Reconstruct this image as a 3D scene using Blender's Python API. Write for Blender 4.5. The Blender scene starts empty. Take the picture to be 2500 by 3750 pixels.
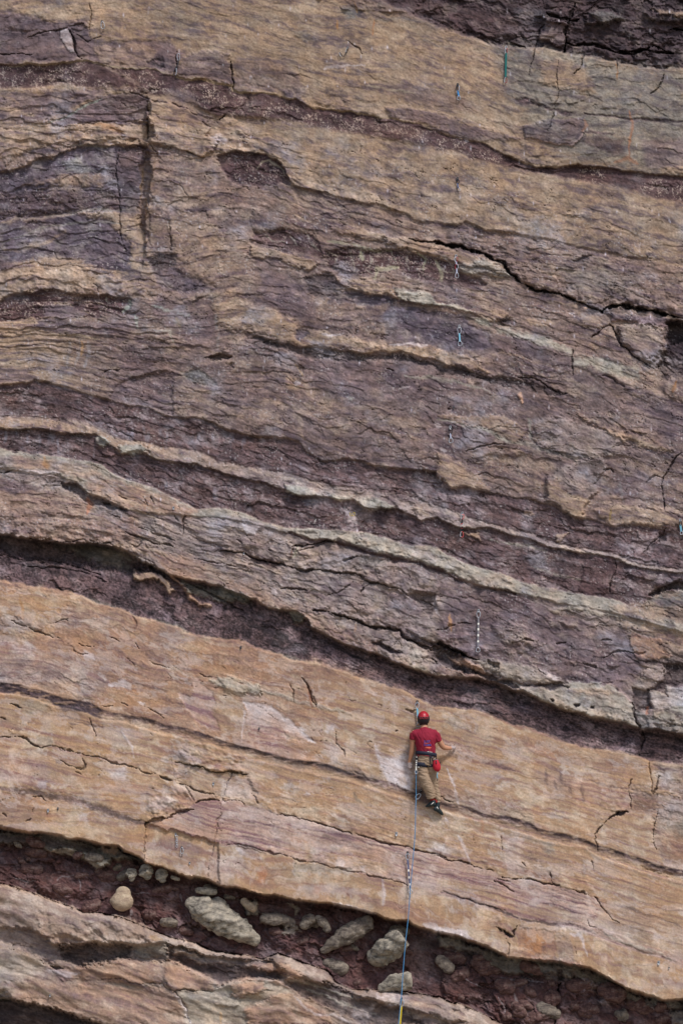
import bpy, math, random, re
import numpy as np

# ---------------------------------------------------------------- camera, sky, sun, exposure
scene = bpy.context.scene
PITCH = math.radians(10.0)       # the photographer stands below and looks up
DIST = 45.0                      # metres from the camera to the plane of the wall
FOC = 9941.0                     # focal length in image pixels (the image is 2500 x 3750)
cam_d = bpy.data.cameras.new("camera")
cam = bpy.data.objects.new("camera", cam_d)
scene.collection.objects.link(cam)
cam.location = (0.0, -DIST, 0.0)
cam.rotation_euler = (math.radians(90) + PITCH, 0, 0)
cam_d.sensor_fit = 'VERTICAL'
cam_d.sensor_height = 36.0
cam_d.lens = FOC * 36.0 / 3750.0
cam_d.clip_start = 0.5
cam_d.clip_end = 500.0
scene.camera = cam

SUN_EL, SUN_AZ = math.radians(52), math.radians(205)
world = bpy.data.worlds.new("World")
scene.world = world
world.use_nodes = True
wn = world.node_tree
for n in list(wn.nodes):
    wn.nodes.remove(n)
wo = wn.nodes.new("ShaderNodeOutputWorld")
wb = wn.nodes.new("ShaderNodeBackground")
ws = wn.nodes.new("ShaderNodeTexSky")
ws.sky_type = 'NISHITA'
ws.sun_disc = False
ws.sun_elevation = SUN_EL
ws.sun_rotation = SUN_AZ
ws.air_density = 1.0
ws.dust_density = 2.0
ws.ozone_density = 1.0
wb.inputs["Strength"].default_value = 0.10
wn.links.new(ws.outputs[0], wb.inputs[0])
wn.links.new(wb.outputs[0], wo.inputs[0])

sun_d = bpy.data.lights.new("sun", 'SUN')
sun_d.energy = 2.1
sun_d.angle = math.radians(10)
sun_d.color = (1.0, 0.96, 0.92)
sun = bpy.data.objects.new("sun", sun_d)
scene.collection.objects.link(sun)
sun.location = (6, -20, 25)
# light comes from above and in front, a little from the right
_dir = (math.sin(math.radians(34)) * math.cos(SUN_EL), -math.cos(math.radians(34)) * math.cos(SUN_EL), math.sin(SUN_EL))
from mathutils import Vector, Matrix
sun.rotation_euler = Vector(_dir).to_track_quat('Z', 'Y').to_euler()
ws.sun_rotation = math.atan2(_dir[0], _dir[1])

scene.view_settings.view_transform = 'Standard'
scene.view_settings.look = 'None'
scene.view_settings.gamma = 1.0
scene.view_settings.use_curve_mapping = False
scene.view_settings.exposure = 0.36

# ---------------------------------------------------------------- image pixels cast from the camera onto the wall
CP, SP = math.cos(PITCH), math.sin(PITCH)

def ray_np(px, py):
    nx = (px - 1250.0) / FOC
    ny = (1875.0 - py) / FOC
    return nx, CP - ny * SP, SP + ny * CP

def P(px, py, d=0.0):
    """image pixel -> world along its camera ray, d metres proud of the plane y = 0"""
    a, b, c = ray_np(px, py)
    t = (DIST - d) / b
    return Vector((a * t, -DIST + b * t, c * t))

MPP = DIST / CP / FOC            # metres per image pixel (about 4.6 mm)

ORG = {'A': 0, 'B': 750, 'C': 1500, 'D': 2250, 'E': 2950, '1': 0, '2': 800, '3': 1600}
KT = 900.0 / 1568.0
def L(s):
    """traced line: 'A1 0,410 200,415 A2 90,575 ...' (image tile + pixel coordinates in that tile)"""
    out = []; ox = oy = 0; k = KT
    for w in s.split():
        if ',' not in w:
            if w == 'S': ox = oy = 0; k = 1.0
            else: ox, oy, k = ORG[w[1]], ORG[w[0]], KT
            continue
        a, b = w.split(',')
        out.append((ox + float(a) * k, oy + float(b) * k))
    return np.array(out)

# ---------------------------------------------------------------- noise
_rs = np.random.RandomState(7)
_perm = np.arange(256); _rs.shuffle(_perm)
_perm = np.concatenate([_perm, _perm, _perm]).astype(np.int32)
_ang = _rs.rand(256) * 2 * np.pi
_gx, _gy = np.cos(_ang).astype(np.float32), np.sin(_ang).astype(np.float32)

def perlin(x, y, seed=0):
    x = np.asarray(x, np.float32) + seed * 17.31
    y = np.asarray(y, np.float32) + seed * 9.77
    xf, yf = np.floor(x), np.floor(y)
    xi, yi = xf.astype(np.int32) & 255, yf.astype(np.int32) & 255
    fx, fy = x - xf, y - yf
    u = fx * fx * fx * (fx * (fx * 6 - 15) + 10)
    v = fy * fy * fy * (fy * (fy * 6 - 15) + 10)
    x1, y1 = (xi + 1) & 255, (yi + 1) & 255
    h00 = _perm[_perm[xi] + yi]; h10 = _perm[_perm[x1] + yi]
    h01 = _perm[_perm[xi] + y1]; h11 = _perm[_perm[x1] + y1]
    n00 = _gx[h00] * fx + _gy[h00] * fy
    n10 = _gx[h10] * (fx - 1) + _gy[h10] * fy
    n01 = _gx[h01] * fx + _gy[h01] * (fy - 1)
    n11 = _gx[h11] * (fx - 1) + _gy[h11] * (fy - 1)
    a = n00 + u * (n10 - n00); b = n01 + u * (n11 - n01)
    return (a + v * (b - a)) * 1.5

def fbm(x, y, o=4, seed=0, g=0.5):
    r = 0; a = 1.0; t = 0
    for i in range(o):
        r = r + a * perlin(x * 2 ** i, y * 2 ** i, seed + i * 3)
        t += a; a *= g
    return r / t * 1.4

def sm(a, b, x):
    t = np.clip((x - a) / (b - a), 0, 1)
    return t * t * (3 - 2 * t)

def lin(c):
    c = np.array(c, np.float32) / 255.0
    return np.where(c <= 0.04045, c / 12.92, ((c + 0.055) / 1.055) ** 2.4).astype(np.float32)

_rnd = np.random.RandomState(3).rand(256, 5).astype(np.float32)
def cells(x, y, seed=0, jit=0.9):
    """broken blocks: returns (edge distance F2-F1, random a, random b, offset x, offset y, random c)"""
    x = np.asarray(x, np.float32); y = np.asarray(y, np.float32)
    xf, yf = np.floor(x), np.floor(y)
    xi, yi = xf.astype(np.int32), yf.astype(np.int32)
    f1 = np.full(x.shape, 9., np.float32); f2 = f1.copy(); hid = np.zeros(x.shape, np.int32); ox = f1 * 0; oy = f1 * 0
    for dj in (-1, 0, 1):
        for di in (-1, 0, 1):
            h = _perm[_perm[(xi + di + seed * 7) & 255] + ((yi + dj + seed * 13) & 255)]
            dx = xf + di + .5 + (_rnd[h, 0] - .5) * jit - x; dy = yf + dj + .5 + (_rnd[h, 1] - .5) * jit - y
            q = dx * dx + dy * dy
            w = q < f1
            f2 = np.where(w, f1, np.minimum(f2, q)); hid = np.where(w, h, hid); ox = np.where(w, -dx, ox); oy = np.where(w, -dy, oy); f1 = np.where(w, q, f1)
    return np.sqrt(f2) - np.sqrt(f1), _rnd[hid, 2], _rnd[hid, 3], ox, oy, _rnd[hid, 4]

# ---------------------------------------------------------------- the cliff: a dense relief surface
def axis(lo, hi, step, pad, pstep):
    inner = np.arange(lo, hi + step, step)
    n = int(pad / pstep)
    left = lo - np.arange(n, 0, -1) * pstep
    right = inner[-1] + np.arange(1, n + 1) * pstep
    far = np.array([60, 160, 300, 480, 700, 960, 1260, 1600, 2000.])
    return np.concatenate([left[0] - far[::-1], left, inner, right, right[-1] + far]).astype(np.float32)
STEP = 2.5
xs = axis(-40, 2540, STEP, 520, 13.0)
ys = axis(-40, 3790, STEP, 520, 13.0)
X0, Y0 = np.meshgrid(xs, ys)
SH = X0.shape
WX = 9 * fbm(X0 / 80, Y0 / 80, 5, 1, 0.6)
WY = 8 * fbm(X0 / 75, Y0 / 60, 5, 2, 0.6)
X = (X0 + WX).astype(np.float32); Y = (Y0 + WY).astype(np.float32)

def yl(line, xx):
    """height of a traced line over x, continued with the dip of the beds outside the image"""
    lx, ly = line[:, 0], line[:, 1]
    o = np.argsort(lx, kind='stable'); lx, ly = lx[o], ly[o]
    r = np.interp(xx, lx, ly)
    r = r + np.where(xx > lx[-1], (xx - lx[-1]) * 0.22, 0) + np.where(xx < lx[0], (xx - lx[0]) * 0.12, 0)
    return r.astype(np.float32)

# main bedding lines, top to bottom
LV1 = L("A1 0,410 200,415 400,400 540,385 620,400 760,440 880,430 980,435 1080,480 1110,495 1300,515 1480,555 A2 90,575 300,600 500,640 600,690 750,705 900,715 1030,750 1280,790 1350,830 1568,880 A3 150,890 300,920 450,1000 550,1040 640,1065 750,1075 900,1050 1100,1080 1300,1100 1568,1130")
LV2 = L("A1 0,560 200,560 400,530 600,560 800,575 950,610 1100,600 1280,690 1400,740 A2 60,730 200,750 400,760 560,790 700,830 880,850 1030,880 1330,930 1568,980 A3 200,1010 400,1050 600,1100 850,1140 1100,1180 1300,1240 1568,1300")
LC1 = L("A1 0,900 400,860 700,870 950,900 1170,965 1290,1000 1420,1000 1500,960 A2 20,980 120,960 270,985 400,1040 440,1110 480,1180 540,1210 680,1225 830,1275 1050,1310 1200,1370 B2 1240,100 1400,110 1568,105 B3 150,130 300,160 500,180 640,210 B3 1568,400")
LC2 = L("B1 0,610 100,560 250,545 400,545 560,575 700,575 830,600 1000,600 1300,640 B2 0,500 300,560 660,620 1060,640 1400,660 1568,690 B3 330,800 700,900 1100,1000 1568,1250")
LG = L("B1 0,1150 200,1130 220,1110 380,1150 550,1210 700,1245 830,1280 950,1290 1100,1350 C1 1040,30 1150,55 1290,50 1380,95 C2 0,110 130,150 260,180 350,170 450,190 520,215 560,260 640,330 720,330 820,310 900,330 1000,360 1200,380 1390,400 C3 0,420 90,510 200,500 330,530 450,550 600,575 750,620 860,690 940,700 1000,700 1100,745 1300,740 1568,800")
LK1 = L("C1 0,50 300,60 560,90 640,130 760,185 900,200 1050,230 1250,260 1370,310 C2 0,330 130,350 400,400 600,450 800,490 1000,520 1200,550 1568,660 C3 200,680 330,730 600,785 750,845 900,880 1100,910 1280,985 1568,1010")
LK2 = L("C1 0,125 270,122 400,150 620,160 690,220 780,280 880,265 1000,320 1250,350 1380,390 C2 60,410 260,460 430,510 550,560 660,550 760,570 860,575 940,630 1000,640 1150,630 1220,670 1290,710 1400,690 1530,750 C3 260,760 330,760 450,790 600,830 750,885 900,912 1100,940 1280,1010 1568,1040")
LH = L("C1 0,240 80,270 200,280 400,300 560,325 650,360 740,420 850,460 1000,510 1130,575 1250,635 C2 0,625 130,650 260,710 450,755 700,765 950,790 1100,830 1250,870 1400,890 1450,930 C3 0,880 100,940 200,990 400,1040 500,1090 650,1130 850,1170 1000,1190 1150,1220 1300,1280 1568,1370")
LJ = L("C1 0,370 100,395 370,420 500,470 560,530 650,560 730,600 820,640 1000,660 1200,680 C2 0,690 150,720 300,750 450,785 530,820 700,840 830,860 940,905 1100,950 1300,990 1450,1040 C3 0,1000 120,1080 250,1120 400,1150 500,1170 650,1200 800,1240 1000,1270 1200,1320 1400,1370 1568,1430")
LQ = L("C1 0,800 200,830 350,855 600,860 770,890 900,960 975,1005 1100,1060 1200,1080 1320,1120 C2 0,1120 100,1170 200,1210 240,1210 320,1270 400,1280 500,1290 560,1330 590,1394 D2 620,100 700,140 830,200 1000,250 1100,300 1200,340 1280,360 1370,390 D3 0,400 150,410 280,410 380,440 480,480 560,500 680,560 800,610 950,640 1080,680 1280,720 1310,750 1400,735 1568,775")
LS = L("C1 0,1090 200,1130 450,1160 550,1200 620,1240 760,1270 850,1310 1000,1350 D1 1020,50 1120,80 1250,130 1370,155 D2 0,155 130,165 240,210 400,260 470,295 600,300 720,340 840,380 950,420 1050,440 1200,490 1300,560 1380,585 D3 0,585 130,600 250,610 330,640 450,690 560,720 700,770 850,830 1000,860 1150,880 1270,900 1350,935 1568,965")
LU = L("D1 0,467 120,482 240,512 400,562 560,592 650,640 800,665 950,700 1050,735 1200,765 1350,805 1450,845 D2 40,840 140,872 300,912 450,950 600,975 720,1000 850,1040 1000,1085 1100,1110 1200,1150 1300,1190 D3 0,1218 180,1260 300,1300 450,1330 600,1370 E3 640,178 800,212 950,245 1020,285 1150,325 1280,372 1400,412 1568,455")
LP1 = L("D1 930,1325 1050,1300 1130,1260 1200,1240 1240,1200 1340,1190 1430,1180 D2 30,1180 150,1200 300,1250 400,1270 500,1285 E2 500,65 620,105 760,150 850,180 960,210 1050,230 1200,260 1300,290 1450,320 E3 0,320 100,345 230,375 350,420 400,450 500,465 600,480 740,500 830,530 950,570 1020,600 1100,640 1300,690 1568,770")
LP2 = L("E1 930,150 1050,150 1200,190 1380,225 E2 0,240 250,290 400,320 600,360 800,400 1000,450 1200,510 1400,570 E3 0,560 200,610 400,670 500,720 700,750 900,790 1000,840 1200,910 1400,970 1568,1030")
LW = L("E1 0,145 200,175 330,190 500,220 640,250 770,262 790,290 840,305 910,345 935,372 1000,395 1120,430 1200,460 1300,465 1380,500 E2 0,510 120,530 250,570 400,580 500,610 720,630 900,670 1010,700 1050,720 1130,740 1200,740 1290,790 1400,810 E3 0,815 100,835 200,865 330,910 455,970 600,990 750,1000 890,1030 970,1040 1050,1080 1200,1170 1300,1200 1450,1250 1568,1245")
LY = L("E1 0,500 80,520 200,560 330,610 450,650 540,685 650,690 780,720 900,770 1000,810 1100,850 1250,880 1350,930 E2 150,955 280,985 380,945 550,1010 700,1060 745,1130 850,1180 990,1180 1170,1190 1400,1220 1500,1270 E3 0,1225 120,1260 300,1340 400,1394 S 1900,3790")
LTOP = L("S 0,-150 1000,-60 1400,0 A3 0,170 230,240 340,290 620,300 810,330 1000,370 1150,400 1400,440 1568,440")

guides = [LV1, LV2, LC1, LC2, LG, LH, LQ, LS, LU, LP2, LW, LY]
def soft_line(g):
    gx = np.arange(-700, 3300, 20.0); v = yl(g, gx)
    k = np.exp(-0.5 * (np.arange(-15, 16) * 20 / 90.0) ** 2); k /= k.sum()
    v = np.convolve(np.pad(v, 15, mode='edge'), k, mode='valid')
    return np.interp(X0, gx, v).astype(np.float32)
gy = [soft_line(g) for g in guides]
gm = [float(np.mean(g[:, 1])) for g in guides]
# bed coordinate: piecewise linear between the guides
Sb = (Y0 - gy[0]) + gm[0]
for i in range(len(guides) - 1):
    t = (Y0 - gy[i]) / np.maximum(gy[i + 1] - gy[i], 8)
    Sb = np.where(t > 0, gm[i] + t * (gm[i + 1] - gm[i]), Sb)
Sb = np.where(Y0 > gy[-1], gm[-1] + Y0 - gy[-1], Sb).astype(np.float32)
Sb = Sb + 14 * fbm(X0 / 260, Y0 / 160, 3, 21) + 4 * fbm(X0 / 50, Y0 / 40, 2, 22)

# fields that every rock type mixes from
N1 = fbm(X0 / 250, Sb / 26, 5, 31, 0.62)                 # long streaks
NL = fbm(X0 / 600, Sb / 15, 5, 30, 0.62)                # very long drawn lines, for the slab
N2 = fbm(X0 / 38, Sb / 14, 4, 32, 0.65)                   # short streaks
N3 = fbm(X0 / 210, Y0 / 150, 4, 33, 0.55)               # broad patches
N4 = fbm(X0 / 48, Sb / 30, 4, 34, 0.6)                  # mottle
N5 = fbm(X0 / 13, Sb / 7, 3, 35, 0.7)                   # grain
N6 = fbm(X0 / 26, Y0 / 90, 3, 36)                       # water marks that run down
RD = 1 - np.abs(fbm(X0 / 34, Sb / 13, 3, 37)) * 5       # ragged ridges
VE = 1 - np.abs(fbm(X0 / 15, Y0 / 21, 3, 38, 0.6)) * 8  # pale veins, mostly upright
BL = fbm(X0 / 120, Sb / 55, 3, 40, 0.5)                 # blocks
N7 = fbm(X0 / 9 + 0.4 * N2, Y0 / 7, 2, 41, 0.8)         # sand grain and pitting
N8 = fbm(X0 / 40, Y0 / 40, 3, 42)
CW = 14 * fbm(X0 / 40, Y0 / 30, 3, 44)
C1 = cells((X0 + CW) / 120 + Sb / 300, (Sb + .6 * CW) / 46, 1)        # big blocks
C2 = cells((X0 + .6 * CW) / 46 + Sb / 120, (Sb + .5 * CW) / 21, 2)     # small blocks
C3 = cells(X0 / 19 + CW / 20, Y0 / 14 + CW / 26, 3)                    # chips
FL = fbm(X0 / 16, Sb / 9, 3, 43, 0.7)                 # flaky streaks

COL = np.zeros(SH + (3,), np.float32)
DEP = np.zeros(SH, np.float32)
AMP = np.full(SH, 0.02, np.float32)      # roughness of the relief, metres
RAG = np.zeros(SH, np.float32)           # raggedness of the relief

#        main            streak           patch            ks   kb   grain amp   rag
KINDS = {
 'tan': ((162, 138, 114), (118, 98, 94), (186, 164, 138), 1.3, 0.7, 0.16, .013, .5),
 'tan_hi': ((156, 134, 111), (108, 92, 90), (178, 158, 134), 1.5, 0.7, 0.17, .013, .45),
 'mixp': ((126, 108, 101), (92, 78, 80), (156, 136, 118), 1.4, 0.9, 0.2, .020, .8),
 'mix': ((136, 116, 104), (98, 82, 84), (162, 142, 122), 1.5, 0.9, 0.18, .020, .7),
 'grn':  ((126, 122, 114), (96, 88, 88), (154, 144, 126), 1.2, 0.8, 0.18, .022, .5),
 'purp': ((120, 102, 101), (90, 76, 80), (148, 130, 118), 1.4, 0.6, 0.16, .018, .5),
 'blue': ((104, 92, 97), (72, 62, 69), (138, 128, 122), 1.4, 0.8, 0.18, .022, .7),
 'roof': ((78, 64, 66), (52, 44, 48), (108, 96, 92), 1.2, 1.0, 0.28, .06, 1.0),
 'vein': ((92, 71, 70), (66, 50, 53), (118, 97, 92), 1.0, 0.7, 0.24, .022, .9),
 'maroon': ((104, 84, 81), (74, 60, 62), (138, 124, 122), 1.2, 1.0, 0.32, .022, 1.2),
 'pale': ((162, 153, 136), (132, 124, 114), (180, 164, 142), 1.1, 0.8, 0.14, .014, .45),
 'nose': ((146, 131, 122), (110, 95, 94), (174, 157, 138), 1.1, 0.8, 0.13, .034, .6),
 'orng': ((162, 131, 108), (128, 101, 94), (182, 158, 132), 1.2, 0.8, 0.13, .011, .5),
 'shale': ((98, 80, 80), (60, 50, 53), (128, 112, 112), 1.3, 0.7, 0.7, .022, 1.2),
 'slab': ((172, 143, 113), (148, 118, 104), (194, 174, 148), 1.1, 0.9, 0.07, .005, .2),
 'slab2': ((167, 142, 114), (146, 121, 106), (190, 172, 148), 1.1, 0.8, 0.07, .004, .18),
 'pink': ((174, 148, 132), (138, 108, 108), (198, 178, 164), 1.7, 0.7, 0.07, .006, .22),
 'seam': ((84, 70, 72), (54, 46, 50), (150, 126, 124), 1.3, 0.9, 0.35, .012, .8),
 'mud': ((94, 67, 64), (66, 49, 50), (112, 92, 90), 0.9, 1.1, 0.26, .055, 1.2),
 'lip':  ((104, 100, 90), (72, 70, 64), (130, 122, 106), 1.0, 0.8, 0.24, .026, .6),
 'foot': ((150, 131, 115), (122, 102, 96), (172, 156, 140), 1.1, 1.0, 0.12, .018, .35),
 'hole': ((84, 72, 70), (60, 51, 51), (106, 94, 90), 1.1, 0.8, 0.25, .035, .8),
 'chalk': ((202, 192, 188), (172, 156, 150), (212, 204, 200), 1.2, 0.8, 0.10, .007, .2),
 'ston': ((164, 158, 141), (130, 124, 112), (182, 172, 152), 0.9, 0.9, 0.15, .014, .3),
}
def kcol(kind, sl=np.s_[:, :]):
    c1, c2, c3, ks, kb, gr, amp, rag = KINDS[kind]
    c1, c2, c3 = lin(c1), lin(c2), lin(c3)
    n1, n2, n3, n4, n5 = N1[sl], N2[sl], N3[sl], N4[sl], N5[sl]
    if kind in ('slab', 'slab2', 'pink', 'chalk'):
        t = sm(-0.2, 0.6, ks * (NL[sl] * 1.0 + n1 * 0.25) + 0.12 * n4 + 0.08 * N7[sl])[..., None]
    else:
        t = sm(-0.25, 0.62, ks * (n1 * 0.6 + n2 * 0.35) + 0.45 * n4 + .25 * (C2[4][sl] * 0 + C2[2][sl] - .5) + 0.12 * N7[sl])[..., None]
    u = (sm(-0.05, 0.6, kb * (n3 * 0.8 + n4 * 0.8 - n1 * 0.4)))[..., None]
    c = c1 + (c2 - c1) * t
    c = c + (c3 - c) * u * 0.85
    g = 1 + gr * (n5 * 0.9 + FL[sl] * 0.9 + N7[sl] * 1.0 + (C3[1][sl] - .5) * .9 + (C2[1][sl] - .5) * .8 + (C1[1][sl] - .5) * .6)
    return c * np.clip(g, 0.4, 1.7)[..., None]

def lay(mask, kind, depth=None, sl=np.s_[:, :]):
    m = np.clip(mask, 0, 1).astype(np.float32)
    COL[sl] += (kcol(kind, sl) - COL[sl]) * m[..., None]
    k = KINDS[kind]
    AMP[sl] += (k[6] - AMP[sl]) * m
    RAG[sl] += (k[7] - RAG[sl]) * m
    if depth is not None:
        DEP[sl] += (depth - DEP[sl]) * m

def band(top, bot, kind, d0=None, d1=None, e=5.0, e2=None, wob=1.0, x0=-9999, x1=9999, ef=30):
    e2 = e if e2 is None else e2
    YY = Y0 + WY * wob + 3.0 * FL
    a = yl(top, X) if top is not None else np.full(SH, -9999, np.float32)
    b = yl(bot, X) if bot is not None else np.full(SH, 99999, np.float32)
    m = sm(-e, e, YY - a) * sm(-e2, e2, b - YY) * sm(-ef, ef, X - x0) * sm(-ef, ef, x1 - X)
    dep = None
    if d0 is not None:
        t = np.clip((YY - a) / np.maximum(b - a, 20), 0, 1)
        dep = d0 + (d1 - d0) * t if d1 is not None else d0
        if not np.isscalar(dep): dep = dep.astype(np.float32)
    lay(m, kind, dep)

def box(x0, y0, x1, y1, pad=40):
    i0, i1 = np.searchsorted(ys, [y0 - pad, y1 + pad]); j0, j1 = np.searchsorted(xs, [x0 - pad, x1 + pad])
    return np.s_[i0:i1, j0:j1]

def segdist(pts, xx, yy):
    d2 = np.full(xx.shape, 1e12, np.float32); tt = np.zeros(xx.shape, np.float32)
    n = len(pts) - 1
    for i in range(n):
        ax, ay = pts[i]; bx, by = pts[i + 1]
        vx, vy = bx - ax, by - ay
        l2 = max(vx * vx + vy * vy, 1e-6)
        t = np.clip(((xx - ax) * vx + (yy - ay) * vy) / l2, 0, 1)
        q = (xx - ax - t * vx) ** 2 + (yy - ay - t * vy) ** 2
        w = q < d2
        d2 = np.where(w, q, d2); tt = np.where(w, (i + t) / n, tt)
    return np.sqrt(d2), tt

def polymask(pts, soft, sl, wob=1.0):
    xx = X0[sl] + WX[sl] * wob; yy = Y0[sl] + WY[sl] * wob
    ins = np.zeros(xx.shape, bool)
    n = len(pts)
    for i in range(n):
        ax, ay = pts[i]; bx, by = pts[(i + 1) % n]
        if ay == by: continue
        c = ((ay > yy) != (by > yy)) & (xx < (bx - ax) * (yy - ay) / (by - ay) + ax)
        ins ^= c
    d, _ = segdist(np.vstack([pts, pts[:1]]), xx, yy)
    sd = np.where(ins, d, -d) + (3 + soft * 0.55) * wob * 0.75 * (N4[sl] + 0.8 * FL[sl]) * min(1.0, wob)
    return sm(-soft, soft, sd), sd

def patch(s, kind, depth=None, soft=6, k=1.0, wob=1.5):
    """an area of one rock type; depth is relative to what is there"""
    pts = L(s)
    sl = box(pts[:, 0].min(), pts[:, 1].min(), pts[:, 0].max(), pts[:, 1].max(), 30 + soft)
    m, sd = polymask(pts, soft, sl, wob)
    if kind:
        kk = min(1.0, k * 1.15) * np.clip(1.15 + .6 * N4[sl] + .5 * (C3[2][sl] - .5) + .4 * (C2[2][sl] - .5), 0, 1.0) if k < .97 else 1.0
        lay(m * kk, kind, None, sl)
    if depth is not None:
        DEP[sl] += depth * m

def crack(s, w=4.0, d=0.04, col=0.55, tint=(40, 32, 32), wob=1.6):
    """an open joint: a groove with its inner shade painted in as tint, thinning to both ends"""
    pts = L(s)
    sl = box(pts[:, 0].min(), pts[:, 1].min(), pts[:, 0].max(), pts[:, 1].max(), 30)
    ds, t = segdist(pts, X0[sl] + WX[sl] * wob, Y0[sl] + WY[sl] * wob)
    ww = w * (0.25 + 0.75 * np.sin(np.pi * np.clip(t, 0.02, 0.98)) ** 0.5) * np.clip(0.72 + 1.1 * N8[sl] + 0.3 * N5[sl], 0.12, 1.5)
    m = 1 - sm(ww * 0.35, ww * 1.1, ds)
    DEP[sl] -= d * m
    COL[sl] += (lin(tint) - COL[sl]) * (m * col)[..., None]

def streak(s, w=4.0, kind=None, rgb=(180, 168, 150), k=0.7, d=0.0, wob=1.3, brk=0.0):
    """a vein, scar or chalk mark along a line"""
    pts = L(s)
    sl = box(pts[:, 0].min(), pts[:, 1].min(), pts[:, 0].max(), pts[:, 1].max(), 30 + w)
    ds, t = segdist(pts, X0[sl] + WX[sl] * wob, Y0[sl] + WY[sl] * wob)
    ww = w * (0.3 + 0.7 * np.sin(np.pi * np.clip(t, 0.02, 0.98)) ** 0.5) * np.clip(0.9 + 0.7 * N4[sl] + 0.5 * FL[sl], 0.15, 2)
    m = (1 - sm(ww * 0.15, ww * 1.5, ds)) * k
    if brk: m = m * sm(-brk, brk, N2[sl] + 0.2)
    c = kcol(kind, sl) if kind else lin(rgb) * (1 + 0.15 * N5[sl])[..., None]
    COL[sl] += (c - COL[sl]) * m[..., None]
    DEP[sl] += d * m

def ledge(s, h=0.06, up=120.0, dn=0.0, e=3.5, fade=25, h2=0.0, dark=0.0):
    """step along a line: the rock above stands h proud and dies out over `up`;
       h2 recesses the rock below over `dn`"""
    pts = L(s)
    x0, x1 = pts[:, 0].min(), pts[:, 0].max()
    sl = box(x0, pts[:, 1].min() - 3 * up, x1, pts[:, 1].max() + 3 * dn, 30)
    xx = X0[sl] + WX[sl] * 1.5; yy = Y0[sl] + WY[sl] * 1.5
    q = yl(pts, xx) - yy                       # positive above
    end = sm(0, fade, xx - x0) * sm(0, fade, x1 - xx) * np.clip(0.55 + 1.3 * N8[sl] + .5 * (C2[2][sl] - .5), 0.08, 1.3) * 0.62
    a = np.where(q > 0, np.exp(-np.maximum(q, 0) / max(up, 1)), 0)
    step = sm(-e, e, q)
    DEP[sl] += end * h * step * np.where(q > 0, a, 1)
    if h2:
        b = np.where(q < 0, np.exp(-np.maximum(-q, 0) / max(dn, 1)), 1)
        DEP[sl] -= end * h2 * (1 - step) * b
    if dark:  # shade under the lip, painted into the stone colour
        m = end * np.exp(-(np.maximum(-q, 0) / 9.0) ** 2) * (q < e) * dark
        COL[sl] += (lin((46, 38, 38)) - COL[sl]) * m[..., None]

def veins(s, k=1.0, thr=0.25):
    pts = L(s)
    sl = box(pts[:, 0].min(), pts[:, 1].min(), pts[:, 0].max(), pts[:, 1].max(), 30)
    m, _ = polymask(pts, 12, sl)
    v = m * sm(thr - .2, 0.75, VE[sl]) * sm(-0.35, 0.25, N4[sl] + .5 * N8[sl]) * k * 1.15
    v = np.clip(v, 0, 1)
    COL[sl] += (lin((176, 158, 144)) - COL[sl]) * v[..., None]
    DEP[sl] += 0.004 * v

# ================= the beds, painted from the top down =================
lay(np.ones(SH, np.float32), 'tan_hi', 0.0)
DEP += 0.10 * fbm(X0 / 700, Y0 / 500, 3, 50)
band(None, LTOP, 'roof', 0.02, -0.10, e=5, e2=7)
# upper left: purple beds
patch("A1 -60,60 120,80 380,150 560,130 575,240 640,270 1080,250 1150,330 1200,340 1100,480 980,440 760,440 560,385 0,410 -60,400", 'purp', -0.01, soft=10)
patch("A1 -60,90 200,110 400,170 540,130 560,250 300,300 -60,310", 'blue', 0, soft=16, k=.55)
patch("A1 590,60 820,60 990,170 1000,250 830,260 700,240 590,150", 'tan', 0.01, k=.8)
patch("A1 600,290 900,270 1000,330 960,420 760,430 640,390", 'tan', 0, k=.5)
patch("A1 385,190 430,190 470,320 440,330 400,270", 'chalk', 0.02, k=.45, soft=3)
crack("A1 435,185 455,240 475,310 520,375", 7, .09)
crack("A1 0,352 120,345 200,350", 4, .05)
crack("A1 180,240 300,200 400,185 545,150", 4, .04, .4)
ledge("A1 20,180 160,190 400,185 545,150 580,220", .06, 90)
crack("A1 568,20 580,100 575,180 580,240", 4, .03, .5, (110, 78, 40))
crack("A1 440,200 560,270 660,230", 3, .03)
patch("A1 945,390 1040,360 1065,430 1010,430", 'seam', -.02, soft=4)
crack("A1 1140,340 1132,400 1112,495", 4, .06)
patch("A1 1100,480 1210,350 1300,320 1460,340 1480,550 1300,515 1110,495", 'purp', .03, k=.7)
streak("A1 1120,490 1300,510 1480,550", 6, rgb=(150, 132, 104), k=.7)
streak("A1 1150,390 1300,400 1470,405", 4, 'seam'); streak("A1 1180,430 1300,440 1470,470", 4, 'seam')
crack("A1 1478,390 1475,470 1485,560 1482,640 1462,700 1400,770", 6, .08)
streak("A2 130,380 300,380 420,410", 5, 'blue'); streak("A2 160,450 260,480 390,510", 6, 'blue')
streak("A2 120,540 250,560 380,595", 5, 'purp'); streak("A2 540,450 700,480 860,520", 5, 'purp')
patch("A2 120,370 430,400 520,500 560,620 400,590 100,570", 'purp', 0, k=.55, soft=14)
patch("A2 420,575 500,600 560,660 590,700 520,680 430,620", 'blue', 0.02, k=.8)
streak("A2 675,445 700,430 830,420 920,425", 6, 'chalk', k=.6)
patch("A2 1000,540 1250,550 1568,610 A3 200,650 300,720 0,700 A2 1568,720 1350,680 1000,570", 'purp', 0, k=.55, soft=16)
patch("A2 1060,680 1300,700 1568,760 A3 300,820 540,880 300,900 0,850 A2 1400,820 1280,780 1100,760", 'purp', 0.02, k=.8, soft=10)
streak("A2 1060,675 1200,690 1400,715 1568,740 A3 150,780 300,820 520,870", 5, rgb=(166, 142, 118))
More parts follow.
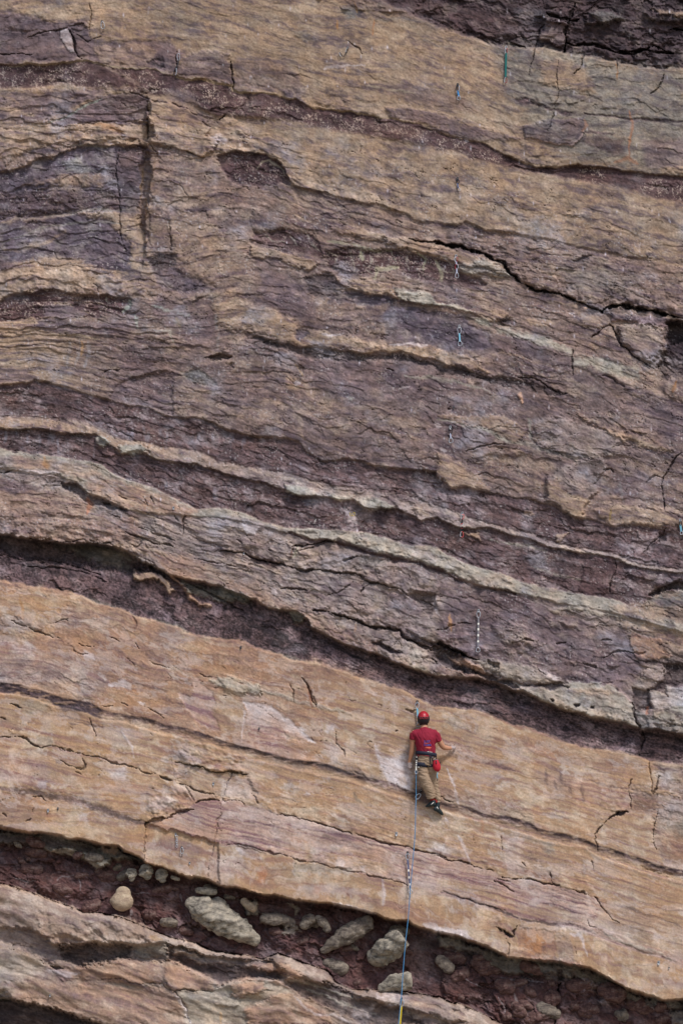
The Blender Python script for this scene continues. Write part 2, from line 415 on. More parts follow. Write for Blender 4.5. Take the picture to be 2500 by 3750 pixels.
streak("A2 940,545 1080,570 1250,590", 5, rgb=(168, 152, 128)); 
crack("A2 830,265 900,310 918,350", 4, .03, .5)
streak("A2 1300,255 1400,300 1510,300", 7, 'grn', k=.9); streak("A2 990,130 1150,110 1300,140", 8, 'grn', k=.5)
streak("A2 520,90 640,100 700,110", 8, 'purp', k=.6)
patch("A2 780,40 880,60 900,110 820,120", 'grn', 0, soft=14, k=.9)
patch("A2 470,200 560,200 620,260 540,250", 'grn', .01, soft=8, k=.6)
streak("A2 750,130 755,190", 4, rgb=(170, 125, 70)); streak("A2 990,130 985,220", 5, rgb=(165, 112, 70))
streak("A2 870,20 880,80", 5, rgb=(165, 125, 70))
# right top wall, greener and greyer
patch("A3 340,290 620,300 810,330 1150,400 1400,440 1620,460 1620,1100 1300,1090 900,1040 700,900 480,640 420,480", 'grn', 0, soft=30, k=.7)
patch("A3 0,180 330,300 430,480 300,560 0,570 -200,500 -200,250", 'tan', 0, soft=30, k=.5)
patch("A3 640,390 860,390 980,480 1020,600 860,560 700,560", 'tan_hi', .02, k=.8, soft=14)
patch("A3 480,620 560,620 740,700 880,720 820,740 640,680 520,660", 'seam', -.02, soft=6)
ledge("A3 600,655 760,660 900,650 1010,595", .05, 50, dark=.5)
ledge("A3 1000,690 1200,690 1330,640", .04, 50)
crack("A3 690,120 640,240 600,380 575,500", 4, .06); crack("A3 770,380 762,500 765,640 700,830", 3, .03)
crack("A3 935,350 910,430 870,480", 4, .05); crack("A3 1450,480 1400,560 1360,600", 4, .05)
crack("A3 1150,400 1140,440", 4, .05); streak("A3 1140,410 1150,500", 4, rgb=(150, 105, 60))
streak("A3 940,725 1100,740 1240,760 1400,770 1568,775", 7, 'roof', k=.9, d=-.02)
streak("A3 940,840 1050,850 1130,845", 7, 'seam', k=.9)
patch("A3 555,790 720,770 860,760 930,740 940,840 870,940 700,905 560,885", 'blue', .03, k=.7, soft=4)
patch("A3 700,780 850,740 910,760 880,930 820,930 830,840", 'purp', 0, k=.5, soft=5)
streak("A3 560,890 700,905 860,935 905,880 940,820", 4, rgb=(172, 150, 142), k=.7)
streak("A3 1225,700 1240,790 1235,860 1215,1010", 6, rgb=(160, 112, 80), k=.8)
streak("A3 1140,1040 1210,1010 1270,1050", 10, rgb=(160, 118, 92), k=.7)
streak("A3 930,760 950,800 920,840", 8, rgb=(150, 112, 90), k=.6)
patch("A3 940,860 1200,880 1180,980 1060,960 930,920", 'vein', 0, k=.6, soft=10)
patch("A3 1300,900 1620,880 1620,1120 1330,1060", 'purp', 0, k=.7, soft=14)
patch("A3 1450,1070 1620,1050 1620,1110 1460,1100", 'tan', .02, k=.8)
# the dark roof: blocks, faces and gaps
for s_ in ["A3 640,100 700,130 790,150 860,130 870,40 800,60 700,70", "A3 930,100 1080,60 1180,110 1080,150 960,150", "A3 1330,80 1568,90 1620,140 1400,140"]:
    patch(s_, 'roof', .12, soft=6)
patch("A3 690,125 860,140 830,200 800,300 640,240", 'purp', .10, k=.55, soft=5)
patch("A3 960,90 1120,75 1190,120 1060,150", 'grn', .06, k=.5, soft=8)
patch("A3 1360,50 1568,80 1620,110 1430,90", 'tan', .08, k=.6, soft=8)
patch("A3 30,20 130,10 120,80 50,80", 'grn', 0, k=.6, soft=10)
crack("A3 865,20 850,110 815,210 810,320", 9, .14, .7); crack("A3 690,85 780,110 900,120", 9, .12, .7)
crack("A3 820,270 1000,290 1150,330 1300,320 1500,340", 9, .14, .7); crack("A3 1480,180 1568,190", 10, .15, .8)
crack("A3 1150,345 1300,330 1380,290 1500,340", 7, .1, .7)
ledge("A2 600,-5 760,30 780,60 900,65 A3 0,90 230,240 400,250 620,262", .06, 60)
ledge("A3 810,318 1000,355 1150,395 1400,432 1568,432", .14, 90, e=7, dark=.3)
patch("A2 700,-60 1100,-40 1568,0 A3 300,60 620,200 240,240 0,165 A2 1280,140 1080,90 850,50", 'vein', 0, k=.5, soft=20)

# the band of veined red shale
band(LV1, LV2, 'vein', -0.05, -0.02, e=4, e2=10)
for s_ in ["A1 0,430 550,400 620,500 1000,560 1080,620 900,600 700,560 300,600 0,600",
           "A1 750,450 980,450 1060,520 1100,600 850,540", "A1 1180,530 1480,570 1460,700 1280,680 1120,600",
           "A2 90,600 600,690 1030,760 1350,840 1568,900 1568,960 1330,920 1000,870 600,810 80,730",
           "A3 0,880 450,1010 400,1050 0,990", "A3 900,1050 1100,1060 1050,1170 920,1130", "A3 1280,1120 1568,1150 1568,1290 1300,1230"]:
    veins(s_, .8)
streak("A1 620,400 700,440 850,520 950,600", 8, 'mix', k=.8)
streak("A1 560,580 700,560 800,550 900,570", 12, 'tan', k=.5, brk=.3)
streak("A1 60,423 300,410 540,388 640,405 760,437 940,430 1010,445 1060,460", 4, rgb=(156, 140, 116), k=.8)
streak("A1 1120,498 1300,518 1475,553 A2 90,575 300,598 400,610 490,635", 5, rgb=(160, 140, 112), k=.8)
streak("A2 600,690 750,705 900,715 1025,745 1280,788", 4, rgb=(160, 140, 112), k=.7)
ledge("A1 20,412 300,405 540,385 760,440 980,435 1080,480 1300,515 1480,555 A2 90,575 300,600 500,640 600,690 750,705 1030,750 1280,790", .05, 60)
ledge("A3 400,985 550,1035 640,1062 740,1075 800,1040", .07, 50, dark=.4)
patch("A1 1060,590 1200,560 1270,680 1400,780 1330,820 1200,720 1060,660", 'mix', 0, k=.7, soft=12)
patch("A1 -60,600 250,600 600,560 700,580 560,640 300,760 200,790 -60,760", 'purp', 0, k=.9, soft=14)
streak("A1 0,690 120,710 210,740", 14, 'tan', k=.8); streak("A1 0,610 80,640 130,660", 8, 'tan', k=.6)

# fold on the left and the tan block beside the fault
patch("A1 560,660 700,610 830,595 900,600 950,640 950,780 780,785 560,785 400,810 300,800 430,730", 'purp', .03, soft=4)
patch("A1 -60,810 100,830 250,830 400,810 560,785 780,788 950,770 945,905 780,880 620,880 500,900 350,910 200,960 -60,1020", 'tan', .03, soft=6)
streak("A1 590,800 700,810 790,850", 12, rgb=(160, 118, 78), k=.6)
patch("A1 -60,1020 200,960 350,910 500,900 560,940 350,990 190,1050 -60,1120", 'mix', 0, k=.8)
streak("A1 200,970 350,950", 9, 'blue')
ledge("A1 240,790 300,770 430,730 560,660 700,610 830,590 900,600 960,640", .05, 80, dark=.25)
streak("A1 300,778 430,740 560,670 640,640", 4, rgb=(150, 158, 142), k=.7)
crack("A1 820,585 960,640 1100,660 1200,700 1335,825", 5, .04, .5)
patch("A1 -60,1120 190,1050 350,990 500,950 560,930 740,925 950,930 950,1050 900,1400 B1 900,60 700,40 450,60 -60,100", 'blue', -.05, soft=6)
patch("B1 -60,80 450,30 700,100 850,250 830,400 600,380 300,330 -60,400", 'blue', -.04, soft=14)
patch("A1 140,1180 400,1120 570,1100 740,1140 640,1200 500,1180 300,1160", 'tan', .02, k=.6, soft=8)
patch("A1 400,1020 480,1010 620,1090 500,1110 420,1090", 'grn', .02, k=.7, soft=8)
patch("A1 740,960 940,960 900,1060 770,1070", 'purp', .02, k=.7)
streak("A1 450,930 600,935 740,930", 4, rgb=(150, 140, 122), k=.6)
veins("A1 -60,1200 500,1200 760,1260 760,1390 400,1350 -60,1394", .6)
patch("A1 -60,1250 300,1220 620,1230 760,1260 760,1330 400,1330 -60,1380", 'vein', 0, k=.45, soft=14)
ledge("A1 0,1110 190,1050 350,990 500,950 560,930 740,925 950,930", .09, 70, dark=.5)
ledge("A1 590,1130 680,1050 750,1060 760,1140", .06, 40, dark=.5)
crack("A1 755,960 750,1140 770,1300 B1 770,100 780,200 800,300", 4, .05, .4)
streak("B1 0,120 100,95 300,75 460,60 600,30 820,28", 5, rgb=(150, 142, 128), k=.8)
streak("B1 0,110 200,90 450,60", 12, 'tan', k=.6)
streak("B1 40,290 160,290 300,240 420,170", 9, 'tan', k=.55); streak("B1 230,180 300,160 400,150", 9, 'chalk', k=.35)
streak("B1 20,240 300,140 600,110 780,115", 6, rgb=(140, 134, 124), k=.7)
patch("B1 -60,370 200,380 400,330 520,360 560,400 440,440 250,450 100,460 -60,450", 'tan', .01, k=.6, soft=12)
patch("B1 -60,450 250,440 450,420 620,430 860,500 960,560 830,590 560,570 250,545 100,560 -60,640", 'tan', .03, soft=10, k=.75)
patch("B1 540,340 840,380 860,430 700,420 540,380", 'blue', 0, k=.8)
for dy in (0, 22, 44, 66):
    streak("B1 540,%d 700,%d 840,%d" % (350 + dy, 365 + dy, 385 + dy), 2.5, rgb=(60, 52, 60), k=.7)
# the fault: a corner running down
fx = np.where(Y0 < 640, 545 + (Y0 - 350) * .01, 548 + (Y0 - 640) * -.06) + 1.6 * WX + 16 * (cells(X0 * 0 + .5, Y0 / 46, 9)[1] - .5) + 10 * N8
lb = sm(-5, 5, fx - X0) * np.exp(-np.maximum(fx - X0, 0) / 260.0) * sm(330, 470, Y0 + .25 * (545 - X0)) * sm(1060, 820, Y0)
DEP -= .17 * lb
DEP += .05 * np.exp(-np.maximum(X0 - fx, 0) / 90.0) * (X0 > fx) * sm(330, 420, Y0) * sm(900, 700, Y0)
crack("A1 945,640 950,760 945,880 965,930", 5, .05, .5)
crack("A1 970,930 1000,1000 1040,1010 1090,1050", 6, .06, .6)
patch("A1 960,640 1100,660 1200,700 1335,825 1310,870 1400,900 1370,960 1260,1000 1180,965 1260,1020 1250,1100 1160,1080 1010,980 955,900", 'tan', .07, soft=4)
patch("A1 1310,870 1480,730 1620,880 1620,960 1500,960 1390,960", 'tan', .02, k=.9)
patch("A1 1340,870 1400,870 1440,900 1380,930", 'chalk', 0, k=.5, soft=12)
streak("A1 970,780 1100,800 1200,860", 5, 'seam', k=.45); streak("A1 1060,680 1200,720 1330,820", 7, 'seam', k=.6)
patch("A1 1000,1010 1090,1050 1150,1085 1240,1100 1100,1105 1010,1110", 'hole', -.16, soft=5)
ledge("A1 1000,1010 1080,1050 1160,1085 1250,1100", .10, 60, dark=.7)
patch("A1 880,900 970,960 1010,1000 1000,1180 960,1260 930,1394 B1 960,60 950,250 900,120 880,0 A1 870,1394 900,1180 900,1060 940,1000", 'mix', -.05, soft=6, k=.9)
streak("A1 985,1030 975,1150 940,1250 930,1390", 9, rgb=(140, 104, 60), k=.55)
streak("A1 920,1080 890,1200 900,1300", 5, rgb=(125, 100, 60), k=.6)
patch("A1 950,1270 1060,1270 1040,1310 950,1310", 'hole', -.09, soft=5)
ledge("A1 940,1270 1050,1280 1150,1240", .06, 50, dark=.5)
crack("A1 1170,965 1240,990 1310,1000 1400,990", 5, .06, .7); crack("A1 1400,1245 1440,1235", 6, .06)
ledge("A1 1270,1015 1420,1005 1500,965 A2 0,990 120,960 220,975", .09, 80, dark=.4)

# middle: mixed tan and purple
band(LC1, LC2, 'mix', -0.03, 0.0, e=6, e2=30, x0=560, ef=40)
band(LC2, LG, 'mixp', None, None, e=60, e2=6, x0=300, ef=200)
patch("A2 0,1000 120,960 270,985 400,1040 440,1110 460,1170 300,1180 100,1170 0,1080", 'vein', -.07, soft=6)
veins("A2 100,1000 400,1020 440,1160 100,1160", .7)
streak("A2 250,1085 270,1045 320,1030 400,1070 430,1120", 5, rgb=(160, 150, 126), k=.7)
ledge("A2 0,1000 120,960 270,985 400,1040 440,1110 480,1180 540,1210 680,1225 830,1275 1050,1310 1200,1370", .05, 70, dark=.6)
patch("B2 0,120 100,120 210,210 200,260 300,270 430,290 560,340 680,380 800,470 750,500 600,440 400,400 200,400 0,200", 'purp', 0, k=.5, soft=18)
patch("B2 210,170 400,150 600,190 640,250 660,330 560,320 400,270 300,260 210,250", 'vein', -.03, k=.9)
patch("B2 680,290 900,280 1100,290 1240,310 1380,340 1568,370 B3 130,430 250,460 300,500 250,540 0,500 B2 1420,520 1280,480 1140,410 1000,440 860,460 760,440 700,390", 'vein', -.05, soft=8)
veins("B2 680,290 1100,290 1568,370 1500,500 1280,480 1000,440 760,440", .8); veins("B2 210,170 620,200 650,320 300,260", .5)
streak("B2 700,230 900,270 1100,300", 10, rgb=(150, 146, 120), k=.7, brk=.3)
streak("B2 900,290 920,350", 7, rgb=(168, 164, 136), k=.8); streak("B2 1000,470 1010,410 1140,400", 9, rgb=(172, 166, 136), k=.8)
streak("B2 1260,290 1320,350 1310,420", 5, rgb=(160, 156, 130), k=.8); streak("B2 1380,350 1420,440 1420,510", 7, rgb=(165, 158, 132), k=.8)
patch("B2 230,30 400,90 560,130 620,160 420,150 220,180 210,110", 'mix', .02, k=.7)
patch("B2 700,130 900,140 1060,190 1050,230 860,200 760,180", 'tan', .03, k=.9)
patch("B2 1050,200 1240,230 1500,290 1568,300 B3 300,330 420,390 440,440 300,400 0,350 B2 1400,330 1240,290 1080,250", 'tan', .05, k=.9, soft=5)
patch("B3 130,380 300,340 430,420 470,470 300,440 150,430", 'ston', .05, k=.55, soft=8)
patch("B2 210,265 380,290 560,340 640,360 580,420 480,390 380,340 200,330", 'tan', .04, k=.9, soft=5)
patch("B2 0,150 200,240 200,540 100,520 0,430", 'tan', .02, k=.4, soft=20)
ledge("B2 750,500 860,540 1000,575 1130,590 1300,640 1420,650", .07, 60)
patch("B2 750,470 900,465 1100,510 1140,585 1000,575 860,540 760,510", 'tan', .04, soft=5, k=.9)
patch("B2 1130,530 1330,560 1400,640 1300,635 1150,590", 'ston', .04, soft=5, k=.75)
patch("B2 1290,480 1400,480 1568,540 B3 200,600 350,700 0,660 B2 1500,620 1400,570", 'purp', 0, k=.85, soft=10)
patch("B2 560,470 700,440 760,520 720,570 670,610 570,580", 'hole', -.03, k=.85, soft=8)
patch("B2 280,400 560,480 570,590 400,560 260,540", 'purp', 0, k=.7, soft=12)
patch("B2 690,580 860,540 1050,580 1130,600 1060,640 840,630 700,625", 'blue', -.03, k=.95)
patch("B2 250,545 400,560 640,620 600,740 500,720 330,660", 'purp', .01, k=.8, soft=10)
patch("B2 1070,640 1568,700 B3 200,760 330,800 370,900 300,925 0,920 B2 1400,905 1200,870 1060,860 1050,720", 'blue', -.01, k=.85, soft=8)
patch("B2 0,600 160,640 300,660 400,700 480,720 500,780 640,820 900,850 1060,900 1000,940 820,920 500,900 300,840 200,800 0,790", 'tan', .02, soft=12, k=.9)
patch("B2 500,790 560,780 580,820 520,860 490,850", 'blue', -.02, k=.8, soft=4)
patch("B2 1040,900 1300,880 1420,930 1568,960 B3 200,980 330,1060 250,1050 0,1010 B2 1400,1000 1200,950 1080,930 940,960 820,930", 'tan', .04, soft=6, k=.9)
streak("B2 1100,885 1250,885 1340,895", 8, 'chalk', k=.8); streak("B2 660,830 800,830", 5, 'chalk', k=.5)
ledge("B2 820,925 940,950 1080,925 1250,960 1400,1010 1568,1040", .05, 60)
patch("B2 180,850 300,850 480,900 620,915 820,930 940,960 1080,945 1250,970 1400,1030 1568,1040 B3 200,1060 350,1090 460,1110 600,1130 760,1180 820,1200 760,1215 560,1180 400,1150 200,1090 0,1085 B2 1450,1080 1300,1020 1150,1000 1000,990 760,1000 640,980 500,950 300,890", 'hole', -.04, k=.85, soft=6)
veins("B2 600,930 800,930 760,1000 640,990", 1.2, .0); veins("B2 880,950 1300,970 1200,1010 900,980", .9)
for s_ in ["B2 700,290 760,330 740,400", "B2 840,300 870,380 860,440", "B2 960,300 980,360 950,420 1000,450", "B2 1100,300 1120,360", "B2 1180,330 1210,420", "B2 1440,330 1500,400 1480,470", "B3 20,400 60,440 120,430", "B2 300,180 330,230 420,240", "B2 460,200 500,250", "B2 560,170 600,260 640,300", "B3 200,380 240,420 300,410", "B3 320,440 360,500 420,520"]:
    streak(s_, 4, rgb=(168, 160, 142), k=.6, brk=.4)
# crack across the right
C_ = "B2 1220,225 1400,245 1500,275 B3 0,255 200,275 330,335 410,380 470,460 560,500 640,555 770,560 880,610 1050,690"
crack(C_, 9, .12, .9, (24, 20, 22)); ledge(C_, .09, 60)
patch("B3 400,260 800,250 1100,350 1400,480 1568,560 1568,700 1350,660 1200,640 1050,680 880,600 770,550 560,490 430,370", 'mix', .03, k=.8, soft=14)
patch("B3 860,350 990,320 960,360 900,370", 'hole', -.05, soft=5)
patch("B3 760,400 1100,400 1300,500 1200,600 900,560", 'grn', 0, k=.4, soft=30)
D_ = "B3 1050,690 1100,640 1200,640 1350,670 1450,700 1568,720"
crack(D_, 11, .15, .95, (22, 18, 20)); ledge(D_, .12, 70)
patch("B3 1100,690 1250,700 1450,720 1470,800 1250,740 1110,740", 'seam', .05, soft=6)
crack("B3 1100,760 1140,830 1170,900 1240,960 1310,1000 1380,1040", 6, .07, .8)
patch("B3 1150,780 1280,760 1440,800 1440,900 1400,1000 1300,990 1180,890", 'nose', .06, k=.8, soft=6)
patch("B3 1180,880 1300,870 1430,900 1400,1000 1300,990", 'purp', 0, k=.7, soft=8)
crack("B3 990,840 1050,800 1100,770", 5, .05, .7, (80, 56, 36))
patch("B3 1460,750 1620,720 1620,1100 1430,1110 1410,1020 1470,900", 'roof', -.22, soft=8)
patch("B3 1460,760 1620,760 1620,860 1500,900", 'hole', -.15, soft=6)
streak("B3 1500,1200 1530,1130", 8, rgb=(160, 108, 50), k=.8)
patch("B3 880,640 1050,700 1090,760 980,840 880,900 820,780", 'mix', .01, k=.8)
patch("B3 980,850 1080,800 1060,900 970,940", 'tan', .01, k=.6); 
patch("B3 900,700 1060,720 1050,780 920,760", 'tan', .02, k=.7, soft=8)
streak("B3 840,690 870,700", 5, 'chalk'); streak("B3 940,668 990,668", 5, rgb=(190, 150, 110), k=.9)
patch("B3 560,730 720,740 740,770 600,780", 'tan', .01, k=.8); patch("B3 200,660 350,650 460,690 480,720 360,740 220,700", 'tan', .03, k=.8)
patch("B3 220,730 300,720 350,760 260,760", 'ston', 0, k=.8); patch("B3 380,740 440,720 490,750 400,765", 'hole', -.03)
ledge("B3 320,780 360,750 440,720 490,750 560,770", .04, 40, dark=.5)
patch("B3 380,780 560,820 700,850 860,930 860,965 740,930 560,860 380,820", 'ston', .01, k=.75, soft=8)
streak("B3 0,635 120,650 220,680", 8, rgb=(190, 184, 164), k=.8, d=.03)
crack("B3 862,930 860,1000 850,1100", 4, .04, .7)
patch("B3 340,820 540,850 700,900 855,960 850,1080 600,1050 480,960 360,910", 'purp', .02, k=.7, soft=8)
patch("B3 870,980 1080,980 1280,1050 1300,1110 1180,1100 1000,1040 870,1020", 'ston', 0, k=.8, soft=10)
patch("B3 1180,1045 1280,1060 1290,1110 1190,1100", 'grn', 0, k=.8, soft=6)
streak("B3 390,945 500,960 600,1010 700,1020 850,1080", 8, 'tan', k=.6); streak("B3 1050,1090 1120,1100 1200,1160", 7, 'seam', k=.8, d=-.04)
ledge("B3 1040,1085 1100,1085 1190,1150", .05, 40)
ledge("B3 1420,1170 1500,1240 1568,1290", .07, 60, dark=.4)
crack("B3 450,1110 600,1100 760,1180 820,1195", 4, .05)
streak("B3 535,1195 535,1265", 7, rgb=(190, 150, 120), k=1, d=.02)

# left below the fold: dark ragged beds and the broad tan slope
patch("B1 -60,640 100,565 250,548 400,548 560,580 700,580 830,605 840,650 780,700 600,710 400,715 200,720 100,745 -60,745", 'vein', -.05, soft=6)
veins("B1 -60,640 400,560 820,610 760,690 400,710 -60,740", .9, .1)
streak("B1 350,630 450,640 490,680 560,685", 10, 'tan', k=.8); streak("B1 680,590 680,620", 5, rgb=(150, 150, 134))
streak("B1 780,690 830,640 830,610", 9, rgb=(158, 158, 138), k=.8)
ledge("B1 0,610 100,560 250,545 400,545 560,575 700,575 820,590", .08, 80, dark=.6)
patch("B1 270,650 460,640 560,700 400,740 290,720", 'purp', .01, k=.8)
patch("B1 -60,750 150,745 220,710 280,800 100,820 -60,810", 'tan', .02, k=.9)
patch("B1 260,740 600,740 840,760 830,820 560,840 340,820 240,780", 'purp', .01, k=.8, soft=8)
patch("B1 960,380 1100,320 1200,400 1340,540 1160,580 1000,500", 'blue', -.02, k=.8, soft=12)
patch("B1 930,340 1120,310 1110,400 1000,430", 'hole', -.03, k=.75, soft=8)
patch("B1 1080,50 1230,70 1350,100 1440,200 1400,420 1380,520 1300,500 1120,400 1080,200", 'tan', .03, k=.55, soft=14)
patch("B1 1340,130 1400,150 1400,270 1340,260", 'tan', 0, k=.8, soft=16)
crack("B1 1075,110 1085,210 1090,290", 4, .04, .5); ledge("B1 1160,650 1200,630 1260,610 1340,560", .07, 60, dark=.6)
patch("B1 1360,540 1568,560 1620,800 1500,800 1370,730 1350,620", 'tan', .02, k=.8, soft=10)
patch("B1 1000,560 1160,640 1200,660 1350,600 1370,860 1150,870 1050,760 960,700", 'purp', -.01, k=.6, soft=12)
streak("B1 970,650 1100,680 1200,700", 8, rgb=(158, 160, 146), k=.7, brk=.3); streak("B1 1000,810 1080,800 1110,880", 7, rgb=(168, 162, 144), k=.8)
streak("B1 870,700 880,780", 7, rgb=(155, 158, 142), k=.8); streak("B1 1120,720 1140,770", 8, rgb=(150, 130, 70), k=.5)
streak("B1 1370,690 1400,830 1380,920", 8, rgb=(150, 146, 140), k=.6, brk=.3)
streak("B1 330,825 450,830 650,860", 5, rgb=(184, 166, 140), k=.8)
patch("B1 640,870 900,870 1000,930 960,1060 800,1060 700,960", 'purp', 0, k=.5, soft=20)
for x_ in (440, 500, 560):
    streak("B1 %d,870 %d,930 %d,1040" % (x_, x_ + 10, x_ - 10), 8, rgb=(150, 146, 144), k=.45)
streak("B1 515,880 520,960", 7, rgb=(184, 142, 92), k=.6)
patch("B1 740,1160 860,1095 960,1080 1080,1050 1110,1100 1100,1340 950,1280 830,1270 700,1240", 'purp', -.03, k=.55, soft=5)
ledge("B1 740,1160 850,1095 960,1080 1020,1050 1090,1055", .05, 60, dark=.4)
patch("B1 -60,1030 160,1040 250,1090 200,1130 -60,1140", 'purp', 0, k=.6, soft=8)
crack("B1 670,1065 720,1055 760,1057", 4, .04); crack("B1 600,505 630,520 638,555", 3, .03)
patch("B1 1310,985 1400,955 1470,965 1430,990 1370,995", 'hole', -.10, soft=4)
ledge("B1 1300,985 1400,955 1475,965", .05, 40, dark=.3)
patch("B1 1430,1020 1490,1010 1480,1040", 'hole', -.05); patch("B1 1150,1070 1280,1050 1400,1160 1300,1160 1200,1120", 'grn', -.02, k=.7)
patch("B2 0,800 200,860 300,960 440,1000 480,1120 560,1170 400,1180 200,1130 0,1120", 'mix', 0, k=.5, soft=30)
patch("B2 430,1110 560,1130 580,1180 440,1170", 'slab', 0, k=.6, soft=10); streak("B2 480,1140 520,1140", 8, 'chalk', k=.9)
streak("B2 500,1010 540,1100", 6, rgb=(178, 152, 118)); patch("B2 835,1230 860,1225 860,1255", 'ston')
patch("B2 560,1000 1000,1000 1300,1060 1568,1130 1568,1300 1300,1280 1100,1250 800,1200 600,1160", 'purp', 0, k=.65, soft=30)
streak("B2 1180,1090 1350,1100 1480,1130 B3 100,1120 330,1190", 9, rgb=(150, 144, 130), k=.7)
streak("B2 1140,1180 1220,1160", 5, 'chalk'); patch("B2 1440,1285 1480,1290 1470,1310", 'hole', -.08, soft=3)
crack("B2 1060,1045 1110,1065", 4, .04); crack("B2 860,805 720,1000", 2, .01, .2)
patch("B2 1280,1290 1568,1380 C3 0,70 220,90 440,190 500,200 200,260 50,290 -100,240", 'purp', .01, k=.6, soft=14)
# right: broad shallow scoops
streak("C3 0,65 150,90 250,110 420,180 560,210 720,270 900,300 1030,290", 11, 'ston', k=.8)
patch("C3 0,30 440,50 580,150 500,200 280,110 100,90", 'tan', .02, k=.7)
streak("C3 590,60 600,190", 9, rgb=(150, 146, 134), k=.8); crack("C3 540,175 555,205", 4, .05)
crack("C3 190,262 260,245 370,212 440,212", 4, .05)
patch("C3 640,60 820,60 1030,120 1180,170 1200,290 1040,300 850,290 660,240 610,150", 'nose', .04, k=.8, soft=10)
patch("C3 900,30 1100,110 1220,150 1400,210 1500,260 1380,250 1180,190 1040,130", 'tan', .04, k=.8, soft=10)
patch("C3 700,440 780,370 900,320 1050,300 1080,370 1000,470 1020,520 940,600 940,695 860,690 760,610 690,580", 'nose', .06, k=.9, soft=5)
patch("C3 900,330 1060,310 1080,370 1040,410 1000,500 940,450 900,400", 'hole', -.02, k=.6, soft=14)
patch("C3 690,560 700,480 760,440 840,540 960,560 940,690 870,690 760,610", 'tan', .0, k=.8, soft=12)
patch("C3 200,340 400,300 580,290 690,330 700,400 690,560 450,540 340,520 250,420", 'mix', -.03, k=.8, soft=14)
patch("C3 0,280 150,330 250,420 330,500 200,500 90,510 0,420", 'tan', .03, k=.8, soft=10)
ledge("C3 230,310 400,295 580,300", .03, 40); streak("C3 740,270 860,275 950,290", 5, rgb=(60, 58, 58), k=.6, d=-.03)
patch("C3 1040,290 1568,400 1620,440 1620,760 1400,640 1250,580 1000,560 1040,470 1100,380", 'mix', 0, k=.7, soft=10)
patch("C3 1100,330 1300,380 1450,470 1440,600 1200,600 1120,450", 'purp', 0, k=.7, soft=16)
patch("C3 1000,640 1200,610 1450,640 1620,690 1620,790 1300,735 1100,740", 'tan', .04, k=.7, soft=12)
crack("C3 1568,270 1530,290 1470,390 1440,430 1438,560 1440,640", 4, .06, .7); crack("C3 1060,380 1110,390 1125,410", 5, .05)
crack("C3 1330,475 1380,410 1440,430", 5, .05); streak("C3 1105,640 1105,700", 5, rgb=(150, 124, 60), k=.7)
streak("C3 1160,460 1190,580", 9, rgb=(146, 138, 132), k=.5)
patch("C3 1170,-60 1620,-60 1620,200 1450,180 1300,100", 'purp', -.03, k=.7, soft=20)

# the maroon shale with its ragged pale ledge
band(LG, LH, 'maroon', -0.07, -0.04, e=5, e2=6)
streak("C1 0,60 250,70 500,100 620,150", 16, 'grn', k=.5)
band(LK1, LK2, 'nose', -0.03, 0.02, e=12, e2=4)
band(LK1, LK2, 'tan', None, None, e=16, e2=8, x1=700, ef=300)
streak("C1 180,70 560,110 640,160", 12, 'tan', k=.4)
patch("C1 620,170 660,170 690,210 660,235 620,210", 'ston', .06, soft=5)
patch("C1 760,225 900,225 960,260 860,290 780,275", 'ston', .05, soft=6)
patch("C2 430,480 550,480 660,540 560,560 430,515", 'ston', .04, soft=5); patch("C2 700,540 870,550 800,575 740,575", 'ston', .03, soft=5)
patch("C2 860,570 1000,560 1130,620 1000,645 940,630", 'ston', .05, soft=5)
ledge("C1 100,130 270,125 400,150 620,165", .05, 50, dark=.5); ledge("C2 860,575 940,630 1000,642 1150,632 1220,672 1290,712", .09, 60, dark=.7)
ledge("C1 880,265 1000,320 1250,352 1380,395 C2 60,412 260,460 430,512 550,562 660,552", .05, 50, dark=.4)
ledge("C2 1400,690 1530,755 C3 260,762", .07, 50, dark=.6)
band(L("C1 640,115 900,160 1200,200 1370,240 C2 0,265 200,300 400,350 600,390 900,450 1200,480 1568,560 C3 300,680"), LK1, 'maroon', -.03, -.02, e=20, e2=5, x0=380, ef=60)
for s_ in ["C1 -60,130 620,170 640,320 -60,250", "C1 700,60 1568,180 1568,330 760,180", "C1 760,420 1568,450 1568,640 1200,600"]:
    pts = L(s_); sl = box(pts[:, 0].min(), pts[:, 1].min(), pts[:, 0].max(), pts[:, 1].max())
    m, _ = polymask(pts, 30, sl)
    COL[sl] += (lin((140, 140, 146)) - COL[sl]) * (m * sm(.15, .8, N6[sl] + .3 * N3[sl]) * .5)[..., None]
# pale flecks along the bedding
fl = sm(0.25, 0.8, fbm(X0 / 26, Sb / 6, 3, 61)) * sm(0, .5, N3 + .4)
mk = sm(0, 20, Y0 - yl(LG, X0)) * sm(0, 20, yl(LH, X0) - Y0)
COL += (lin((158, 142, 136)) - COL) * (fl * mk * .42)[..., None]
streak("C3 560,660 610,670", 14, rgb=(178, 148, 124), k=1); patch("C2 1540,780 C3 200,790 260,780 270,830 230,810", 'tan', .04, soft=4)
streak("C3 330,840 480,850 600,880 700,910", 6, 'ston', k=.8, brk=.3); streak("C3 600,1000 800,1060 940,1090", 8, 'ston', k=.5, brk=.2)
patch("C3 760,800 850,790 780,840 750,850", 'tan', .04, soft=4)
patch("C3 1400,790 1450,790 1450,830 1400,850", 'hole', -.08); crack("C3 1450,760 1390,830 1300,930", 5, .05, .5)
patch("C3 1430,720 1620,760 1620,1010 1300,960 1380,850", 'maroon', -.03, k=.8); patch("C3 1300,1020 1568,1040 1620,1100 1400,1130", 'blue', 0, k=.5)
patch("C3 950,960 1100,930 1140,1050 1080,1170 960,1190 900,1150", 'vein', .03, k=.7, soft=6); crack("C3 1130,960 1130,1050 1100,1160", 4, .05, .6)
